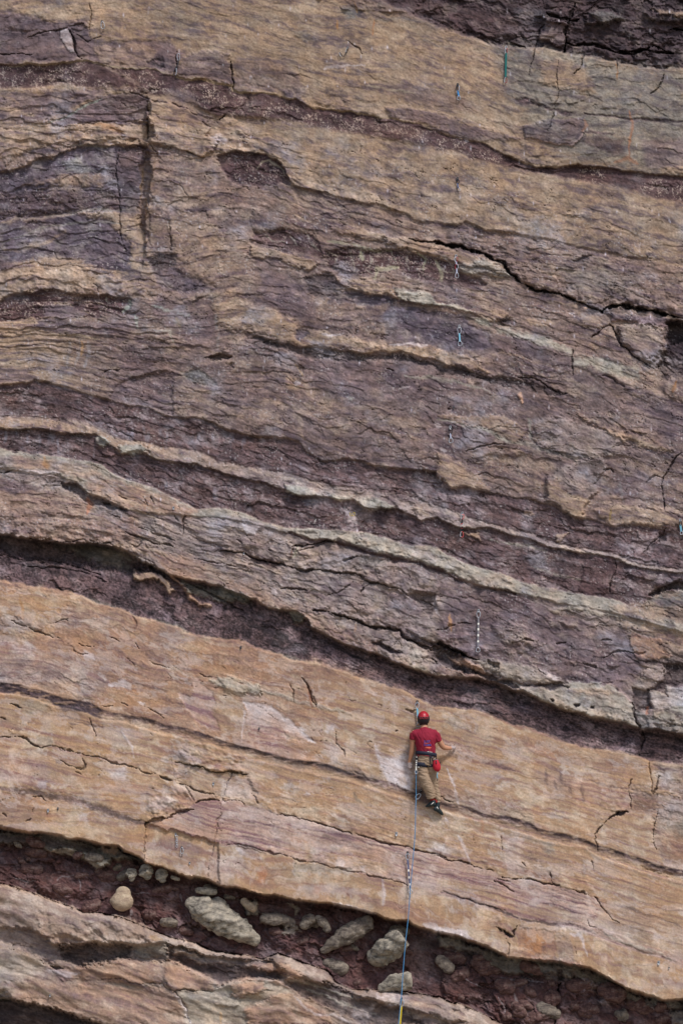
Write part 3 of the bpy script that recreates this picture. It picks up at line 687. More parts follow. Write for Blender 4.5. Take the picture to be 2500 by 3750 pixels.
# hollow at the right edge
patch("C3 1350,1180 1420,1130 1520,1100 1620,1100 1620,1160 1500,1150 1420,1170", 'hole', -.18, soft=6)
ledge("C3 1340,1210 1420,1130 1520,1098 1568,1100", .08, 60, dark=.5)
patch("C3 1340,1220 1430,1170 1568,1160 1620,1170 1620,1420 D3 1500,60 C3 1300,1330", 'grn', -.03, k=.95, soft=6)
patch("C3 1440,1270 1568,1250 1620,1250 1620,1360 1500,1350 1440,1320", 'hole', -.02, k=.6, soft=20)
streak("C3 1400,1190 1500,1180 1568,1200", 14, 'tan', k=.6, brk=.3)
# small yellow-lined slot and drill scar
patch("C2 810,650 880,650 880,680 900,720 850,720 820,700", 'chalk', -.01, k=.5)

# pale ledge and the nose of grey rock beneath it
band(LH, LQ, 'nose', 0.06, 0.05, e=4, e2=5)
band(LH, LJ, 'pale', 0.07, 0.10, e=4, e2=5)
patch("C1 -60,290 100,290 250,310 350,340 380,420 200,420 60,390 -60,380", 'nose', 0, k=.7)
patch("C1 80,290 500,330 640,400 700,430 560,440 380,410 100,380", 'orng', 0, k=.5, soft=12)
streak("C1 280,300 300,380", 10, rgb=(184, 134, 76), k=.5)
streak("C1 130,395 250,400 370,410", 12, 'chalk', k=.7)
patch("C1 560,440 760,450 900,500 1130,580 1250,640 1200,700 1160,760 1000,660 830,640 700,600 560,530", 'orng', .0, k=.75, soft=14)
patch("C1 -60,430 180,480 500,540 600,640 530,680 740,680 900,700 860,860 700,860 350,850 200,825 -60,790", 'orng', 0, k=.55, soft=20)
patch("C1 -60,460 160,470 300,500 140,540 -60,520", 'purp', 0, k=.8, soft=6)
patch("C1 390,470 500,480 570,540 720,610 820,640 700,640 560,600 400,500", 'hole', -.06, k=.8, soft=5)
ledge("C1 290,465 390,460 500,480 560,530 650,570 730,605 820,640", .06, 60, dark=.6)
streak("C1 555,560 575,610 550,660", 10, rgb=(190, 120, 80), k=.7); patch("C1 660,600 715,605 710,620 665,615", 'hole', -.08, soft=3)
ledge("C1 0,385 95,378", .05, 30, dark=.7); crack("C1 5,400 80,395", 6, .08)
patch("C1 80,268 120,270 110,290 85,285", 'hole', -.08, soft=3)
for s_ in ["C1 745,525 800,560 812,570", "C1 920,560 940,605", "C1 975,550 995,620", "C1 730,670 775,690", "C1 1105,680 1130,715", "C1 1160,800 1165,720 1190,680",
           "C1 835,870 870,880 900,860", "C1 650,850 710,852", "C1 380,840 500,830 560,820", "C1 350,850 370,840", "C1 130,680 150,690", "C2 110,820 150,860", "C2 185,805 205,840 235,855", "C2 310,845 315,890 335,895"]:
    crack(s_, 4, .05, .6)
crack("C1 870,745 960,780 1050,810 1110,835", 4, .05, .5); crack("C1 800,785 900,820 1010,860 1100,868", 5, .06, .6)
crack("C1 1225,945 1350,970 1500,1000", 4, .05, .6, (80, 60, 60)); streak("C1 1250,820 1400,865 1568,905 C2 250,950 330,970", 10, 'vein', k=.8, d=-.03)
patch("C1 860,650 1150,670 1160,800 1000,780 880,720", 'nose', 0, k=.9, soft=14)
patch("C1 1180,700 1300,700 1568,700 C2 430,850 430,1000 300,960 100,900 C1 1240,815", 'nose', .03, k=.7, soft=10)
patch("C2 150,720 270,730 240,790 190,800", 'chalk', .01, k=.6, soft=3)
# seam under the pale ledge
E_ = "C2 450,785 530,820 640,845 700,835 830,865 940,905 1100,955 1300,985 1450,1040 1568,1100 C3 120,1085 250,1125 400,1155 500,1175"
streak(E_, 11, 'vein', k=.9, d=-.05); ledge(E_, .07, 60)
crack("C2 445,870 530,868 620,855 720,835", 5, .07, .8)
crack("C2 500,905 560,885 640,865 740,840", 4, .05, .7)
patch("C2 770,965 830,940 890,935 850,945 800,962", 'hole', -.06, soft=4); ledge("C2 770,960 830,938 895,935", .05, 30, dark=.5)
patch("C2 900,930 1100,975 920,1020 890,990", 'grn', -.03, k=.4, soft=6)
patch("C2 200,920 340,960 390,1000 330,1010 220,960", 'vein', -.03, k=.6, soft=8)
F_ = "C2 0,895 150,920 300,960 380,990 460,1010 600,1020 700,1040 880,1050 960,1100 1010,1110 1150,1150 1210,1190"
crack(F_, 6, .07, .7); ledge(F_, .06, 70)
ledge("C2 470,1040 560,1020 650,1018", .05, 30, dark=.4); ledge("C2 1200,1190 1240,1150 1330,1160 1400,1190", .08, 50, dark=.7)
patch("C2 1240,1165 1380,1180 1400,1260 1350,1330 1290,1250 1220,1190", 'hole', -.06, k=.6, soft=8)
streak("C2 1400,1180 1380,1250 1410,1310", 8, 'chalk', k=.6)
crack("C2 960,1110 900,1165", 5, .06, .7); crack("C2 880,1090 740,1170 690,1190", 4, .05, .5)
patch("C2 550,1050 950,1060 940,1120 700,1190 560,1180 450,1110", 'nose', -.02, k=.8, soft=12)
patch("C2 1000,990 1250,990 1400,1060 1400,1180 1230,1150 1200,1190 1020,1110", 'nose', .05, k=.9, soft=8)
patch("C2 1060,1160 1250,1200 1290,1300 1200,1320 1070,1260", 'purp', .02, k=.6, soft=10)
G_ = "C2 400,1150 500,1150 570,1170"; crack(G_, 6, .06, .6)
H_ = "C2 600,1270 700,1300 800,1310 880,1350 1000,1394 D2 920,60 1050,95 1150,100 1200,170 1280,190 1420,215 1568,245 D3 160,250 230,270"
crack(H_, 9, .10, .8); ledge(H_, .08, 60)
patch("D2 1190,110 1300,150 1450,200 1568,240 1568,262 1400,230 1300,215 1200,180", 'hole', -.06, soft=5)
patch("C1 700,870 960,930 1120,1100 1250,1120 1394,1120 C2 100,1165 220,1200 330,1265 560,1320 D2 590,80 700,135 830,195 1000,240 1000,180 860,110 600,0 C2 500,1250 300,1180 100,1080 0,1020 C1 1250,950 1000,900", 'orng', 0, k=.6, soft=16)
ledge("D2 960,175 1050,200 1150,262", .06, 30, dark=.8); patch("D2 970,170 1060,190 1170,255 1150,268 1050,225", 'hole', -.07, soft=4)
patch("D2 1240,220 1300,220 1290,290 1350,380 1270,350 1200,330", 'ston', .02, k=.6, soft=8)
streak("D2 870,50 880,110", 5, 'slab', k=.7)
patch("D2 1300,210 1568,260 1568,370 1480,330 1340,270", 'hole', -.08, k=.9, soft=8); patch("D2 1400,260 1540,300 1568,340 1450,310", 'grn', .03, k=.8, soft=6)
patch("C2 330,1140 370,1150 370,1190 330,1180", 'chalk', 0, k=.8, soft=3)
streak("C2 1475,1290 1480,1394 D2 1475,110", 7, rgb=(176, 138, 96), k=.8)
# right part: purple grey, smooth
patch("C3 0,1080 250,1130 500,1180 700,1260 900,1330 1100,1394 D3 1200,100 1330,230 1280,420 1200,520 900,450 560,380 400,300 150,260 0,190 C2 1450,1200 C3 -60,1150", 'purp', .0, k=.8, soft=18)
patch("C3 200,1180 500,1170 640,1240 400,1260", 'vein', 0, k=.6, soft=14)
for s_ in ["D3 370,80 470,60 600,110 560,180 420,200", "D3 700,30 860,50 900,90 740,70", "D3 400,130 560,150 660,200 480,190"]:
    patch(s_, 'nose', .03, k=.6, soft=14)
for s_ in ["D3 0,105 120,60 215,60", "D3 750,185 815,188", "D3 1040,165 1120,160", "D3 930,310 1000,340", "D3 640,340 700,380", "D3 1050,280 1150,230 1300,250 1330,240", "D3 480,190 560,160 620,180"]:
    crack(s_, 5, .05, .5)
ledge("D3 500,240 700,300 900,330 1100,340 1200,330", .04, 60); ledge("D3 250,220 500,250 620,230 760,330", .03, 60)
I_ = "D3 0,190 90,215 200,265 260,290"; crack(I_, 12, .10, .9); ledge(I_, .07, 40)
patch("D3 0,330 150,350 280,350 380,430 280,405 150,405 0,395", 'orng', .0, k=.5, soft=6)
patch("D3 0,230 90,240 260,350 400,410 620,450 480,470 360,430 240,380 100,350 0,310", 'hole', -.10, k=.85, soft=6)
patch("D3 70,270 200,290 320,380 250,360 100,300", 'orng', .09, k=.85, soft=6)
patch("D3 325,290 385,320 385,335 335,330", 'hole', -.10, soft=3)
patch("D3 200,280 480,310 640,330 720,390 800,430 620,440 460,410 320,350", 'pale', .04, k=.6, soft=10)
patch("D3 640,330 700,340 760,390 800,440 700,400", 'chalk', .0, k=.5, soft=6)
patch("D3 480,430 640,470 800,440 1000,430 1100,450 1200,520 1240,560 1275,715 1080,675 950,638 800,605 680,555", 'pale', .06, k=.95, soft=5)
patch("D3 600,450 800,440 840,470 700,490", 'hole', -.08, soft=6); ledge("D3 600,450 700,440 800,435", .05, 30, dark=.6)
for s_ in ["D3 870,570 900,565 905,585 880,592", "D3 985,575 1008,577 1000,592 985,590", "D3 715,545 735,548 730,560"]:
    patch(s_, 'hole', -.10, soft=2.5)
patch("D3 820,480 1100,470 1150,500 1000,520 850,500", 'tan', .01, k=.6)
streak("D3 1060,430 1160,480 1240,560", 6, rgb=(176, 150, 140), k=.6)
ledge("D3 800,430 950,440 1080,440 1180,500 1250,570", .04, 40)
# patchy stained corner at the right edge
patch("D3 1190,100 1240,120 1400,150 1500,260 1568,290 1620,310 1620,-60 1100,-60", 'tan', .02, k=.7, soft=20)
patch("C3 850,1250 1200,1320 1568,1430 1620,1500 D3 1568,60 1400,30 1100,20 900,-20 C3 750,1290", 'pale', .03, k=.8, soft=12)
patch("D3 1230,115 1420,160 1500,260 1380,290 1260,290 1230,200", 'orng', .02, k=.95, soft=4)
streak("D3 1410,190 1568,260 1620,300", 22, 'hole', k=.75); patch("D3 1270,270 1620,290 1620,320 1400,310 1250,310", 'hole', 0, k=.8, soft=8)
patch("C3 1440,1250 1620,1250 1620,1400 D3 1500,30 C3 1500,1394", 'hole', 0, k=.55, soft=20)
patch("D3 1440,310 1620,310 1620,450 1470,450 1410,500 1340,480 1440,410", 'hole', -.10, k=.95, soft=6)
patch("D3 1350,490 1410,500 1465,525 1470,455 1620,460 1620,690 1500,700 1380,640", 'pale', .04, k=.95, soft=4)
patch("D3 1350,490 1465,525 1470,455 1620,460 1620,580 1440,600 1370,590", 'chalk', .0, k=.45, soft=6)
for s_ in ["D3 1390,600 1480,620 1540,660", "D3 1500,630 1560,650 1568,690", "D3 1360,590 1420,610"]:
    streak(s_, 12, 'hole', k=.7, brk=.3)
crack("D3 1240,560 1260,640 1280,720", 7, .08, .7); patch("D3 1240,480 1350,480 1365,590 1340,620 1270,620 1245,560", 'hole', -.08, k=.9, soft=6)
streak("D3 1345,590 1330,640", 6, rgb=(170, 110, 80), k=.7)
patch("D3 1270,620 1400,650 1620,700 1620,780 1400,735 1300,745 1280,720", 'grn', .02, k=.8, soft=8)

# the wide dark bed
band(LQ, LS, 'shale', -0.17, -0.06, e=7, e2=8)
patch("C1 -60,800 200,830 350,855 600,860 770,890 900,960 975,1005 820,1030 600,1000 300,970 100,930 -60,900", 'hole', -.18, k=.55, soft=16)  # shadow beneath the overhang: painted dark as well as recessed
patch("C1 350,850 600,860 770,890 880,950 820,1020 560,960", 'lip', .06, k=.6, soft=14)
ledge("C1 -60,795 200,830 350,855 600,860 770,890 900,960 975,1005", .10, 90, e=6)
patch("C1 860,1010 980,1040 1070,1080 1110,1160 1090,1170 1000,1090 850,1070", 'tan', .14, soft=4, k=.9)
patch("C1 970,1030 1040,1060 1100,1160 1060,1130", 'hole', .0, k=.7, soft=4)
streak("C1 1090,1060 1170,1120 1220,1200 1280,1250 1350,1255", 9, 'orng', k=.9, d=.10)
patch("C1 1170,1090 1300,1130 1420,1130 1568,1200 C2 200,1225 100,1200 C1 1480,1240 1300,1200 1200,1170", 'lip', .05, k=.8, soft=10)
patch("C2 455,1290 520,1290 550,1320 510,1370 470,1350", 'lip', .10, k=.9, soft=6)
patch("C2 0,1110 200,1200 220,1240 150,1230 0,1180", 'lip', .04, k=.7, soft=8)
for s_ in ["C1 180,1000 400,1020 560,1040 680,1100", "C1 300,960 500,1000 650,1050", "C1 0,930 120,950 250,960", "C1 1200,1100 1400,1200 1568,1300"]:
    crack(s_, 6, .05, .5)
ledge(" ".join(["C2 220,1215 320,1270 400,1280 500,1290 560,1330 590,1394 D2 620,100 700,140 830,200 1000,250 1100,300 1200,340 1280,360 1370,390 D3 0,400 150,410 280,410 380,440 480,480 560,500 680,560 800,610 950,640 1080,680 1280,720"]), .08, 40, e=4, dark=.5)
ledge("D3 1290,740 1400,738 1568,775", .14, 60, e=6, dark=.5)
streak("D1 1000,40 1120,85 1250,135", 12, 'lip', k=.7); streak("C1 560,1205 760,1270", 10, 'grn', k=.5)
streak("D2 240,215 400,265 600,300", 9, 'lip', k=.6); streak("D3 20,580 200,600 340,650 500,705 650,750 850,825", 10, 'seam', k=.7)
patch("D3 380,440 520,480 480,590 430,600", 'hole', -.03, k=.5, soft=10)
patch("D3 0,420 200,450 250,560 100,600 -60,560 D2 1500,480", 'shale', 0, k=.5)
patch("D3 1290,745 1620,790 1620,970 1350,935 1290,860", 'shale', -.05, k=.9)
crack("D3 1300,740 1310,800 1290,870", 6, .06, .6)

# the big tan slab
band(LS, LW, 'slab', 0.02, 0.05, e=6, e2=6)
band(LS, LU, 'orng', None, None, e=6, e2=10, x1=1150, ef=120)
patch("C1 -60,1150 300,1150 500,1210 400,1300 D1 200,140 0,100 -60,100", 'slab', .02, k=.7, soft=20)
streak("C1 130,1200 150,1300 160,1390", 7, rgb=(178, 130, 80), k=.6)
patch("D1 -60,0 80,0 200,50 380,150 300,140 100,90 -60,80", 'nose', -.01, k=.7, soft=8)
crack("D1 60,40 150,70 220,110 300,130 330,150 410,150", 4, .04, .5); ledge("D1 80,10 180,70 300,125 420,155", .03, 40)
patch("D1 -60,150 150,180 300,250 560,300 700,420 720,560 560,560 400,540 240,490 -60,440", 'pink', 0, k=.55, soft=24)
patch("D1 -60,250 200,270 500,360 700,440 600,560 300,510 -60,440", 'nose', 0, k=.5, soft=24)
patch("D1 60,160 200,190 220,260 100,240", 'chalk', 0, k=.35, soft=12); patch("D1 540,240 600,260 600,290 540,285", 'chalk', 0, k=.6, soft=6)
crack("D1 515,180 540,195 600,210", 5, .05, .7); crack("D1 700,150 760,165", 4, .04); crack("D1 380,40 430,30", 3, .03); crack("D1 355,55 400,30 430,40", 3, .03)
crack("D1 955,290 1020,320 1080,345", 3, .03, .4); crack("D1 810,280 850,330", 3, .02, .3)
crack("D1 850,0 860,60 855,120", 7, .02, .45, (110, 80, 70))
patch("D1 700,450 740,430 800,425 840,440 835,470 780,470 700,475", 'chalk', .0, k=.75, soft=4)
patch("D1 1130,500 1180,500 1220,525 1250,500 1235,400 1260,395 1300,440 1360,510 1390,580 1370,640 1400,700 1410,740 1360,750 1280,700 1200,620", 'pink', -.01, k=.9, soft=4)
patch("D1 885,565 930,575 940,590 900,590", 'chalk', k=.8, soft=4)
streak("D1 760,420 900,440 1060,490", 7, 'nose', k=.4)
for s_ in ["D1 930,600 1000,620 1060,660", "D1 780,570 820,590", "D1 480,230 560,260", "D1 640,590 740,570", "D1 860,180 880,230", "D1 1270,370 1300,390 1380,400", "D1 330,430 360,440", "D1 650,490 660,520"]:
    crack(s_, 3.2, .03, .5)
# right of it: paler scars and a broken pale lip
patch("D1 1340,420 1450,400 1568,440 D2 0,400 150,420 260,450 270,520 180,500 D1 1568,520 1440,500", 'pale', .02, k=.8, soft=6)
patch("D2 -20,380 60,410 160,440 250,460 270,520 160,510 40,470", 'pale', .02, k=.7, soft=5)
ledge("D2 0,480 80,500 170,510 265,525", .03, 40); crack("D2 255,460 270,520", 3, .03)
streak("D2 280,485 400,515 520,560 650,590 760,610 850,640", 9, 'pale', k=.85, d=.012)
crack("D2 460,440 475,500 485,560", 4, .03, .6); crack("D2 540,400 560,440 585,490 595,560 620,590", 6, .05, .7, (70, 44, 36))
streak("D2 575,500 590,590", 10, rgb=(130, 84, 66), k=.6); crack("D2 610,530 625,580", 5, .03, .5)
patch("D2 170,560 300,560 450,660 560,760 630,830 500,760 430,740 440,800 300,760 200,700", 'chalk', -.01, k=.6, soft=6)
patch("D2 180,620 430,700 440,800 400,840 300,850 200,780", 'pink', 0, k=.75, soft=10)
streak("D2 300,570 420,680 540,750 620,825", 5, 'chalk', k=.7)
streak("D1 1410,520 1480,525 1540,590 1560,650 D2 165,620 150,720 150,820", 6, 'chalk', k=.8)
patch("D1 1400,480 1480,470 1560,600 1540,720 1500,780 1400,720 1360,600", 'slab2', 0, k=.7, soft=8)
patch("D2 0,640 140,660 140,800 100,840 0,780", 'slab', 0, k=.4); patch("D2 500,700 560,740 520,730", 'chalk', 0, k=.8)
patch("D2 690,700 740,710 740,740 700,740", 'chalk', 0, k=.5); patch("D2 850,795 880,810 870,830 850,820", 'chalk', 0, k=.8)
crack("D2 750,740 745,820 780,860 800,870 805,910", 4, .03, .6); crack("D2 600,780 620,830", 3, .02)
patch("D2 680,820 750,830 760,900 740,960 690,900", 'chalk', 0, k=.5, soft=14); patch("D2 300,820 400,840 600,900 740,980 500,940 300,880 140,840", 'pink', 0, k=.7, soft=14)
patch("D2 740,940 900,990 1100,1080 1000,1060 850,1020", 'nose', 0, k=.8, soft=12)
patch("D2 590,290 800,350 1000,430 1200,500 1280,560 1100,560 900,500 700,430 480,400 430,330", 'orng', 0, k=.55, soft=24)
patch("D2 820,500 1250,560 1230,900 1180,1100 1060,1060 950,980 800,800", 'slab2', 0, k=.6, soft=30)
patch("D2 995,850 1020,830 1030,900 1060,920 1200,890 1240,900 1240,1150 1180,1130 1100,1090 1060,1040 1030,980", 'chalk', 0, k=.8, soft=14)
streak("D2 1000,840 1010,900 1040,970", 9, 'chalk', k=.9)
streak("D2 1115,560 1120,640", 18, 'chalk', k=.35)
ledge("D2 1060,840 1110,850 1135,820 1130,760 1140,740", .04, 30); crack("D2 1125,745 1150,740", 4, .04)
crack("D2 1190,605 1220,615 1260,618", 4, .02, .6, (84, 56, 44)); ledge("D2 1180,590 1220,612 1265,618", .04, 30)
streak("D2 1455,980 1480,1050 1500,1090 1520,1160 1545,1220", 7, 'chalk', k=.95); crack("D3 10,1165 60,1180 110,1190", 3.5, .03, .7)
crack("D2 1405,1165 1480,1185 1520,1190 1540,1170", 2.5, .01, .6)
patch("D2 1230,880 1270,880 1290,1080 1350,1180 1260,1190 1230,1160", 'slab2', -.01, k=.4, soft=14)
patch("D2 1260,1080 1340,1150 1340,1215 1240,1180", 'seam', -.02, k=.8, soft=10)
patch("D3 20,700 120,640 200,700 160,740 60,720", 'pale', 0, k=.6, soft=12)
patch("D3 120,620 500,760 900,850 1250,920 1250,1020 900,960 500,860 200,760", 'orng', 0, k=.5, soft=24)
patch("D3 0,780 200,850 300,920 500,960 480,1010 300,950 100,900", 'pink', 0, k=.5, soft=14)
streak("D3 110,860 160,900 280,930 400,960 490,1000", 10, 'seam', k=.5, brk=.3)
patch("D3 640,1020 800,1000 1000,1050 1220,1100 1220,1240 1100,1200 900,1180 700,1130", 'pink', 0, k=.55, soft=20)
for s_ in ["D3 680,1000 700,1080", "D3 780,1000 800,1060 830,1090", "D3 840,1080 860,1150", "D3 920,1090 940,1180", "D3 750,1060 760,1110"]:
    streak(s_, 8, 'seam', k=.5)
streak("D3 950,1050 1100,1095 1220,1110", 6, 'seam', k=.6)
patch("D3 0,1090 300,1150 640,1260 620,1370 300,1290 0,1220", 'nose', 0, k=.45, soft=24)
patch("D3 1050,1110 1080,1115 1070,1145 1050,1140", 'chalk', 0, k=.7)
# the right end
crack("D3 1350,935 1360,1040 1370,1110 1385,1135", 4, .04, .5); streak("D3 1345,940 1362,1040 1365,1100", 6, rgb=(190, 156, 120), k=.7)
crack("D3 1410,1040 1400,1100 1380,1140", 5, .05, .7); crack("D3 1255,1020 1225,1100 1228,1240", 4, .04, .4)
patch("D3 1240,1090 1400,1150 1620,1180 1620,1394 1400,1394 1390,1180 1240,1160", 'nose', -.02, k=.7, soft=14)
patch("D3 1240,1150 1400,1160 1390,1280 1240,1240", 'vein', -.01, k=.45, soft=12)
patch("D3 1390,940 1620,970 1620,1200 1420,1100", 'mix', -.03, k=.8, soft=14)
patch("D3 1410,1030 1480,1010 1520,1060 1450,1100", 'chalk', 0, k=.35, soft=12)
patch("E3 1400,60 1568,60 1620,80 1620,420 1450,380 1380,250", 'foot', -.02, k=.7, soft=14)
patch("E3 1430,180 1560,160 1620,200 1620,370 1460,370", 'orng', 0, k=.8, soft=20); patch("E3 1500,120 1620,110 1620,220 1540,220", 'lip', 0, k=.5, soft=20)
crack("E3 1410,20 1390,120 1375,210 1400,280", 4, .04, .5); streak("E3 1490,30 1470,140", 6, 'lip', k=.6)
J_ = "E3 1010,180 1040,130 1090,90 1130,60 1150,40 1215,38"
crack(J_, 5, .06, .8); ledge(J_, .06, 60, e=4)
crack("E3 1015,180 1010,220 1022,300", 4, .03, .4)
patch("E3 1130,50 1215,35 1190,60 1140,70", 'hole', -.05, k=.9, soft=3)
patch("E3 1300,400 1568,440 1620,450 1620,520 1568,480 1440,450", 'seam', -.03, k=.7)

# the dark seam through the slab
SE = L("D1 0,467 120,482 240,512 400,562 560,592 650,640 800,665 950,700 1050,735 1200,765 1350,805 1450,845 D2 40,840 140,872 300,912 450,950 600,975 720,1000 850,1040 1000,1085 1100,1110 1200,1150 1300,1190 D3 0,1218 180,1260 300,1300 450,1330 600,1370 E3 640,178 800,212 950,245 1020,285 1150,325 1280,372 1400,412 1568,455")
yy = yl(SE, X0)
hw = 18 + 6 * fbm(X0 / 120, Y0 * 0, 2, 70) + 3 * ((X0 > 1800) * 1.0)
d_ = (Y0 + .5 * WY - yy)
m = sm(-3, 3, d_ + hw) * sm(-4, 4, hw - d_)
m *= 1 - .6 * sm(0, .5, fbm(X0 / 45, Y0 / 14, 3, 71))
SEAM_M = m.copy()
lay(m, 'seam'); DEP -= .016 * m * sm(2, 12, d_ + hw)
m = np.exp(-((d_ - hw - 5) / 5.0) ** 2) * .6 * sm(-.3, .4, fbm(X0 / 90, Y0 / 90, 2, 72))
COL += (lin((206, 172, 158)) - COL) * m[..., None]
DEP += .008 * np.exp(-((d_ - hw - 4) / 9.0) ** 2)
DEP += .010 * np.exp(-(np.maximum(-d_ - hw, 0) / 60.0)) * sm(-3, 3, -d_ - hw)
patch("D1 240,530 300,540 360,610 330,600", 'slab', .01, k=.6); patch("D1 360,570 560,590 560,620 420,620", 'seam', 0, k=.6, soft=4)

# lower half of the slab
band(LU, LP1, 'slab', None, None, e=20, e2=4, x0=400, ef=60)
patch("D1 -60,500 160,510 280,550 360,620 560,640 620,780 480,760 250,640 -60,640", 'slab', .0, k=.8, soft=10)
patch("D1 60,560 300,560 340,640 200,640", 'pale', 0, k=.6, soft=12)
for s_ in ["D1 380,640 560,690 660,720 500,700", "D1 440,690 500,710"]:
    streak(s_, 6, 'seam', k=.6)
crack("D1 570,650 580,700 620,790", 4, .04, .5); streak("D1 780,740 830,830 850,900", 5, 'chalk', k=.6); ledge("D1 760,740 800,780 850,905", .02, 20)
patch("D1 220,770 340,780 330,820 240,825", 'pale', 0, k=.6, soft=6); patch("D1 720,800 820,830 820,880 730,850", 'pale', 0, k=.5, soft=6)
crack("D1 60,580 140,590", 5, .05, .7); crack("D1 10,652 50,660", 4, .04); crack("D1 455,715 475,730", 4, .04)
crack("D1 0,795 60,785 160,795 210,825 250,835", 5, .04, .7); ledge("D1 0,795 60,785 160,795 210,825 250,835", .03, 40)
crack("D1 250,840 400,850 540,890 700,940 800,965 900,995 980,1020", 4, .035, .6); ledge("D1 480,870 540,888 700,938 800,965 920,1000", .025, 50)
crack("D1 385,930 430,960 530,990 545,960 525,920", 4, .03, .6); crack("D1 480,1000 520,1020", 4, .03); crack("D1 830,980 900,995", 5, .04)
patch("D1 -60,880 200,900 300,960 300,1060 100,1060 -60,1040", 'pink', 0, k=.7, soft=20); patch("D1 350,930 400,930 390,970 345,960", 'nose', 0, k=.6)
patch("D1 240,1060 310,1060 300,1120 245,1110", 'chalk', 0, k=.7, soft=5); patch("D1 700,990 800,980 820,1060 720,1050", 'chalk', 0, k=.5, soft=10)
patch("D1 500,1020 900,1100 1000,1140 900,1170 600,1100", 'pink', 0, k=.6, soft=20); patch("D1 0,1000 300,1030 600,1080 480,1100 0,1050", 'pink', 0, k=.4, soft=14)
streak("D1 0,1110 150,1135 350,1162 500,1200 700,1262 850,1312 925,1335", 17, 'seam', k=.8, d=-.015)
ledge("D1 0,1125 150,1150 350,1180", .015, 30)
patch("D1 900,1240 1050,1160 1110,1170 1100,1220 960,1270", 'chalk', 0, k=.45, soft=10)
patch("D1 -60,1150 250,1160 300,1250 250,1340 -60,1340", 'orng', 0, k=.6, soft=20)
patch("D1 500,1270 580,1280 570,1320 500,1310", 'chalk', 0, k=.6, soft=8); patch("E1 460,110 560,130 560,200 480,190", 'slab2', 0, k=.6)
crack("D1 205,1170 260,1170 305,1200", 3, .03, .5); crack("D1 10,1270 40,1295", 4, .03); crack("D1 155,1330 200,1310", 3, .03)
crack("D1 1090,880 1110,1000 1130,1090", 2, .008, .2)
patch("D1 1080,850 1180,870 1190,920 1120,920", 'nose', 0, k=.7, soft=10)
K_ = "D1 1125,942 1250,970 1340,1005 1395,1018 1460,1000 1568,1018 D2 190,1022"
crack(K_, 5.5, .07, .85, (36, 28, 26)); ledge(K_, .06, 90, e=4)
patch("D1 1125,942 1395,1018 1460,1000 1568,1018 D2 190,1022 240,1150 100,1180 0,1180 D1 1430,1170 1260,1185 1150,1085", 'slab2', -.03, k=.6, soft=6)
crack("D1 1015,1040 1100,1065", 6, .05, .8); crack("D1 1150,1080 1210,1105 1300,1140 1370,1150", 6, .04, .7); crack("D1 1160,1085 1220,1150 1250,1180", 4, .03)
patch("D1 1370,940 1405,945 1400,1000 1370,1000", 'pink', 0, k=.8, soft=4)
crack("D1 1475,1010 1425,1160 1405,1230 1390,1350 E1 1395,60 1375,220 1340,350 1315,470", 3, .03, .55, (84, 84, 104))
M_ = "D1 1255,1193 1330,1187 1410,1185"; crack(M_, 5, .06, .8)
N_ = "D1 930,1330 1000,1315 1060,1300 1110,1270 1170,1265 1200,1245 1240,1242"; crack(N_, 7, .09, .85); ledge("D1 925,1332 1000,1318 1060,1300 1110,1270 1170,1265 1200,1243 1245,1240", .10, 90, e=4)
crack("D1 1430,1182 1500,1190 1568,1210", 4, .04, .7, (110, 64, 60))
patch("D1 1510,1190 D2 40,1180 150,1200 160,1215 30,1200", 'seam', 0, k=.7)
band(LP1, LP2, 'pink', None, None, e=4, e2=6, x0=545, ef=4)
for dy, k_ in ((26, .5), (60, .7), (84, .4)):
    streak("D2 0,%d 300,%d E2 400,%d 700,%d 1000,%d 1300,%d" % (1230 + dy, 1290 + dy, 60 + dy, 140 + dy, 220 + dy, 300 + dy), 6, 'seam', k=k_ * .6, brk=.3)
ledge("D2 30,1180 150,1202 300,1252 400,1272 E2 500,68 620,105 760,150 850,182 960,212 1050,232 1200,262 1300,292 1450,322 E3 0,322 100,346 230,377 350,422 400,452 500,466 600,481 740,500 830,530 950,570 1020,600", .028, 90)
crack("E2 380,50 500,68 620,105 760,152 850,182 960,212 1050,232 1200,262 1300,292 1450,322 E3 0,322 100,346 230,377 350,422", 4.5, .035, .8, (70, 44, 42))
crack("E3 400,452 500,466 600,481 740,500 780,510", 5, .04, .8, (60, 40, 40)); crack("E3 860,540 950,565 1020,600 1050,650 1100,690 1150,755", 4.5, .04, .75, (70, 46, 42))
crack("E3 720,430 735,490", 5, .04, .7); crack("E3 545,360 570,400", 3, .03)
crack("E2 30,235 200,265 400,320 600,360 820,410 1000,450 1200,510", 4, .03, .75, (84, 54, 52)); ledge("E2 100,255 400,322 600,362 820,412 1000,452 1200,512", .03, 70)
streak("E2 0,250 200,270 400,330", 7, 'pale', k=.4); streak("E2 250,300 120,280", 8, 'chalk', k=.4)
patch("E2 120,260 160,290 240,330 270,340 180,335 130,300", 'chalk', 0, k=.6, soft=4)
patch("E2 470,370 640,375 850,405 830,430 600,420 480,420", 'pale', 0, k=.6, soft=5)
patch("E2 540,230 620,260 600,350 560,330", 'slab', 0, k=.7, soft=10); patch("E2 700,270 1000,320 1100,380 1060,450 850,400 680,380", 'slab', 0, k=.65, soft=14)
patch("E2 905,390 940,385 940,430 905,425", 'chalk', 0, k=.7, soft=5); patch("E2 760,330 800,350 790,390 750,380", 'chalk', 0, k=.5)
patch("E3 0,470 200,490 480,590 530,690 300,620 0,540", 'slab', 0, k=.7, soft=10); patch("E3 530,640 800,640 960,750 800,740 540,700", 'slab2', 0, k=.7, soft=10)
patch("E3 560,490 1000,600 1060,720 800,640 560,610", 'pink', 0, k=.4, soft=10)
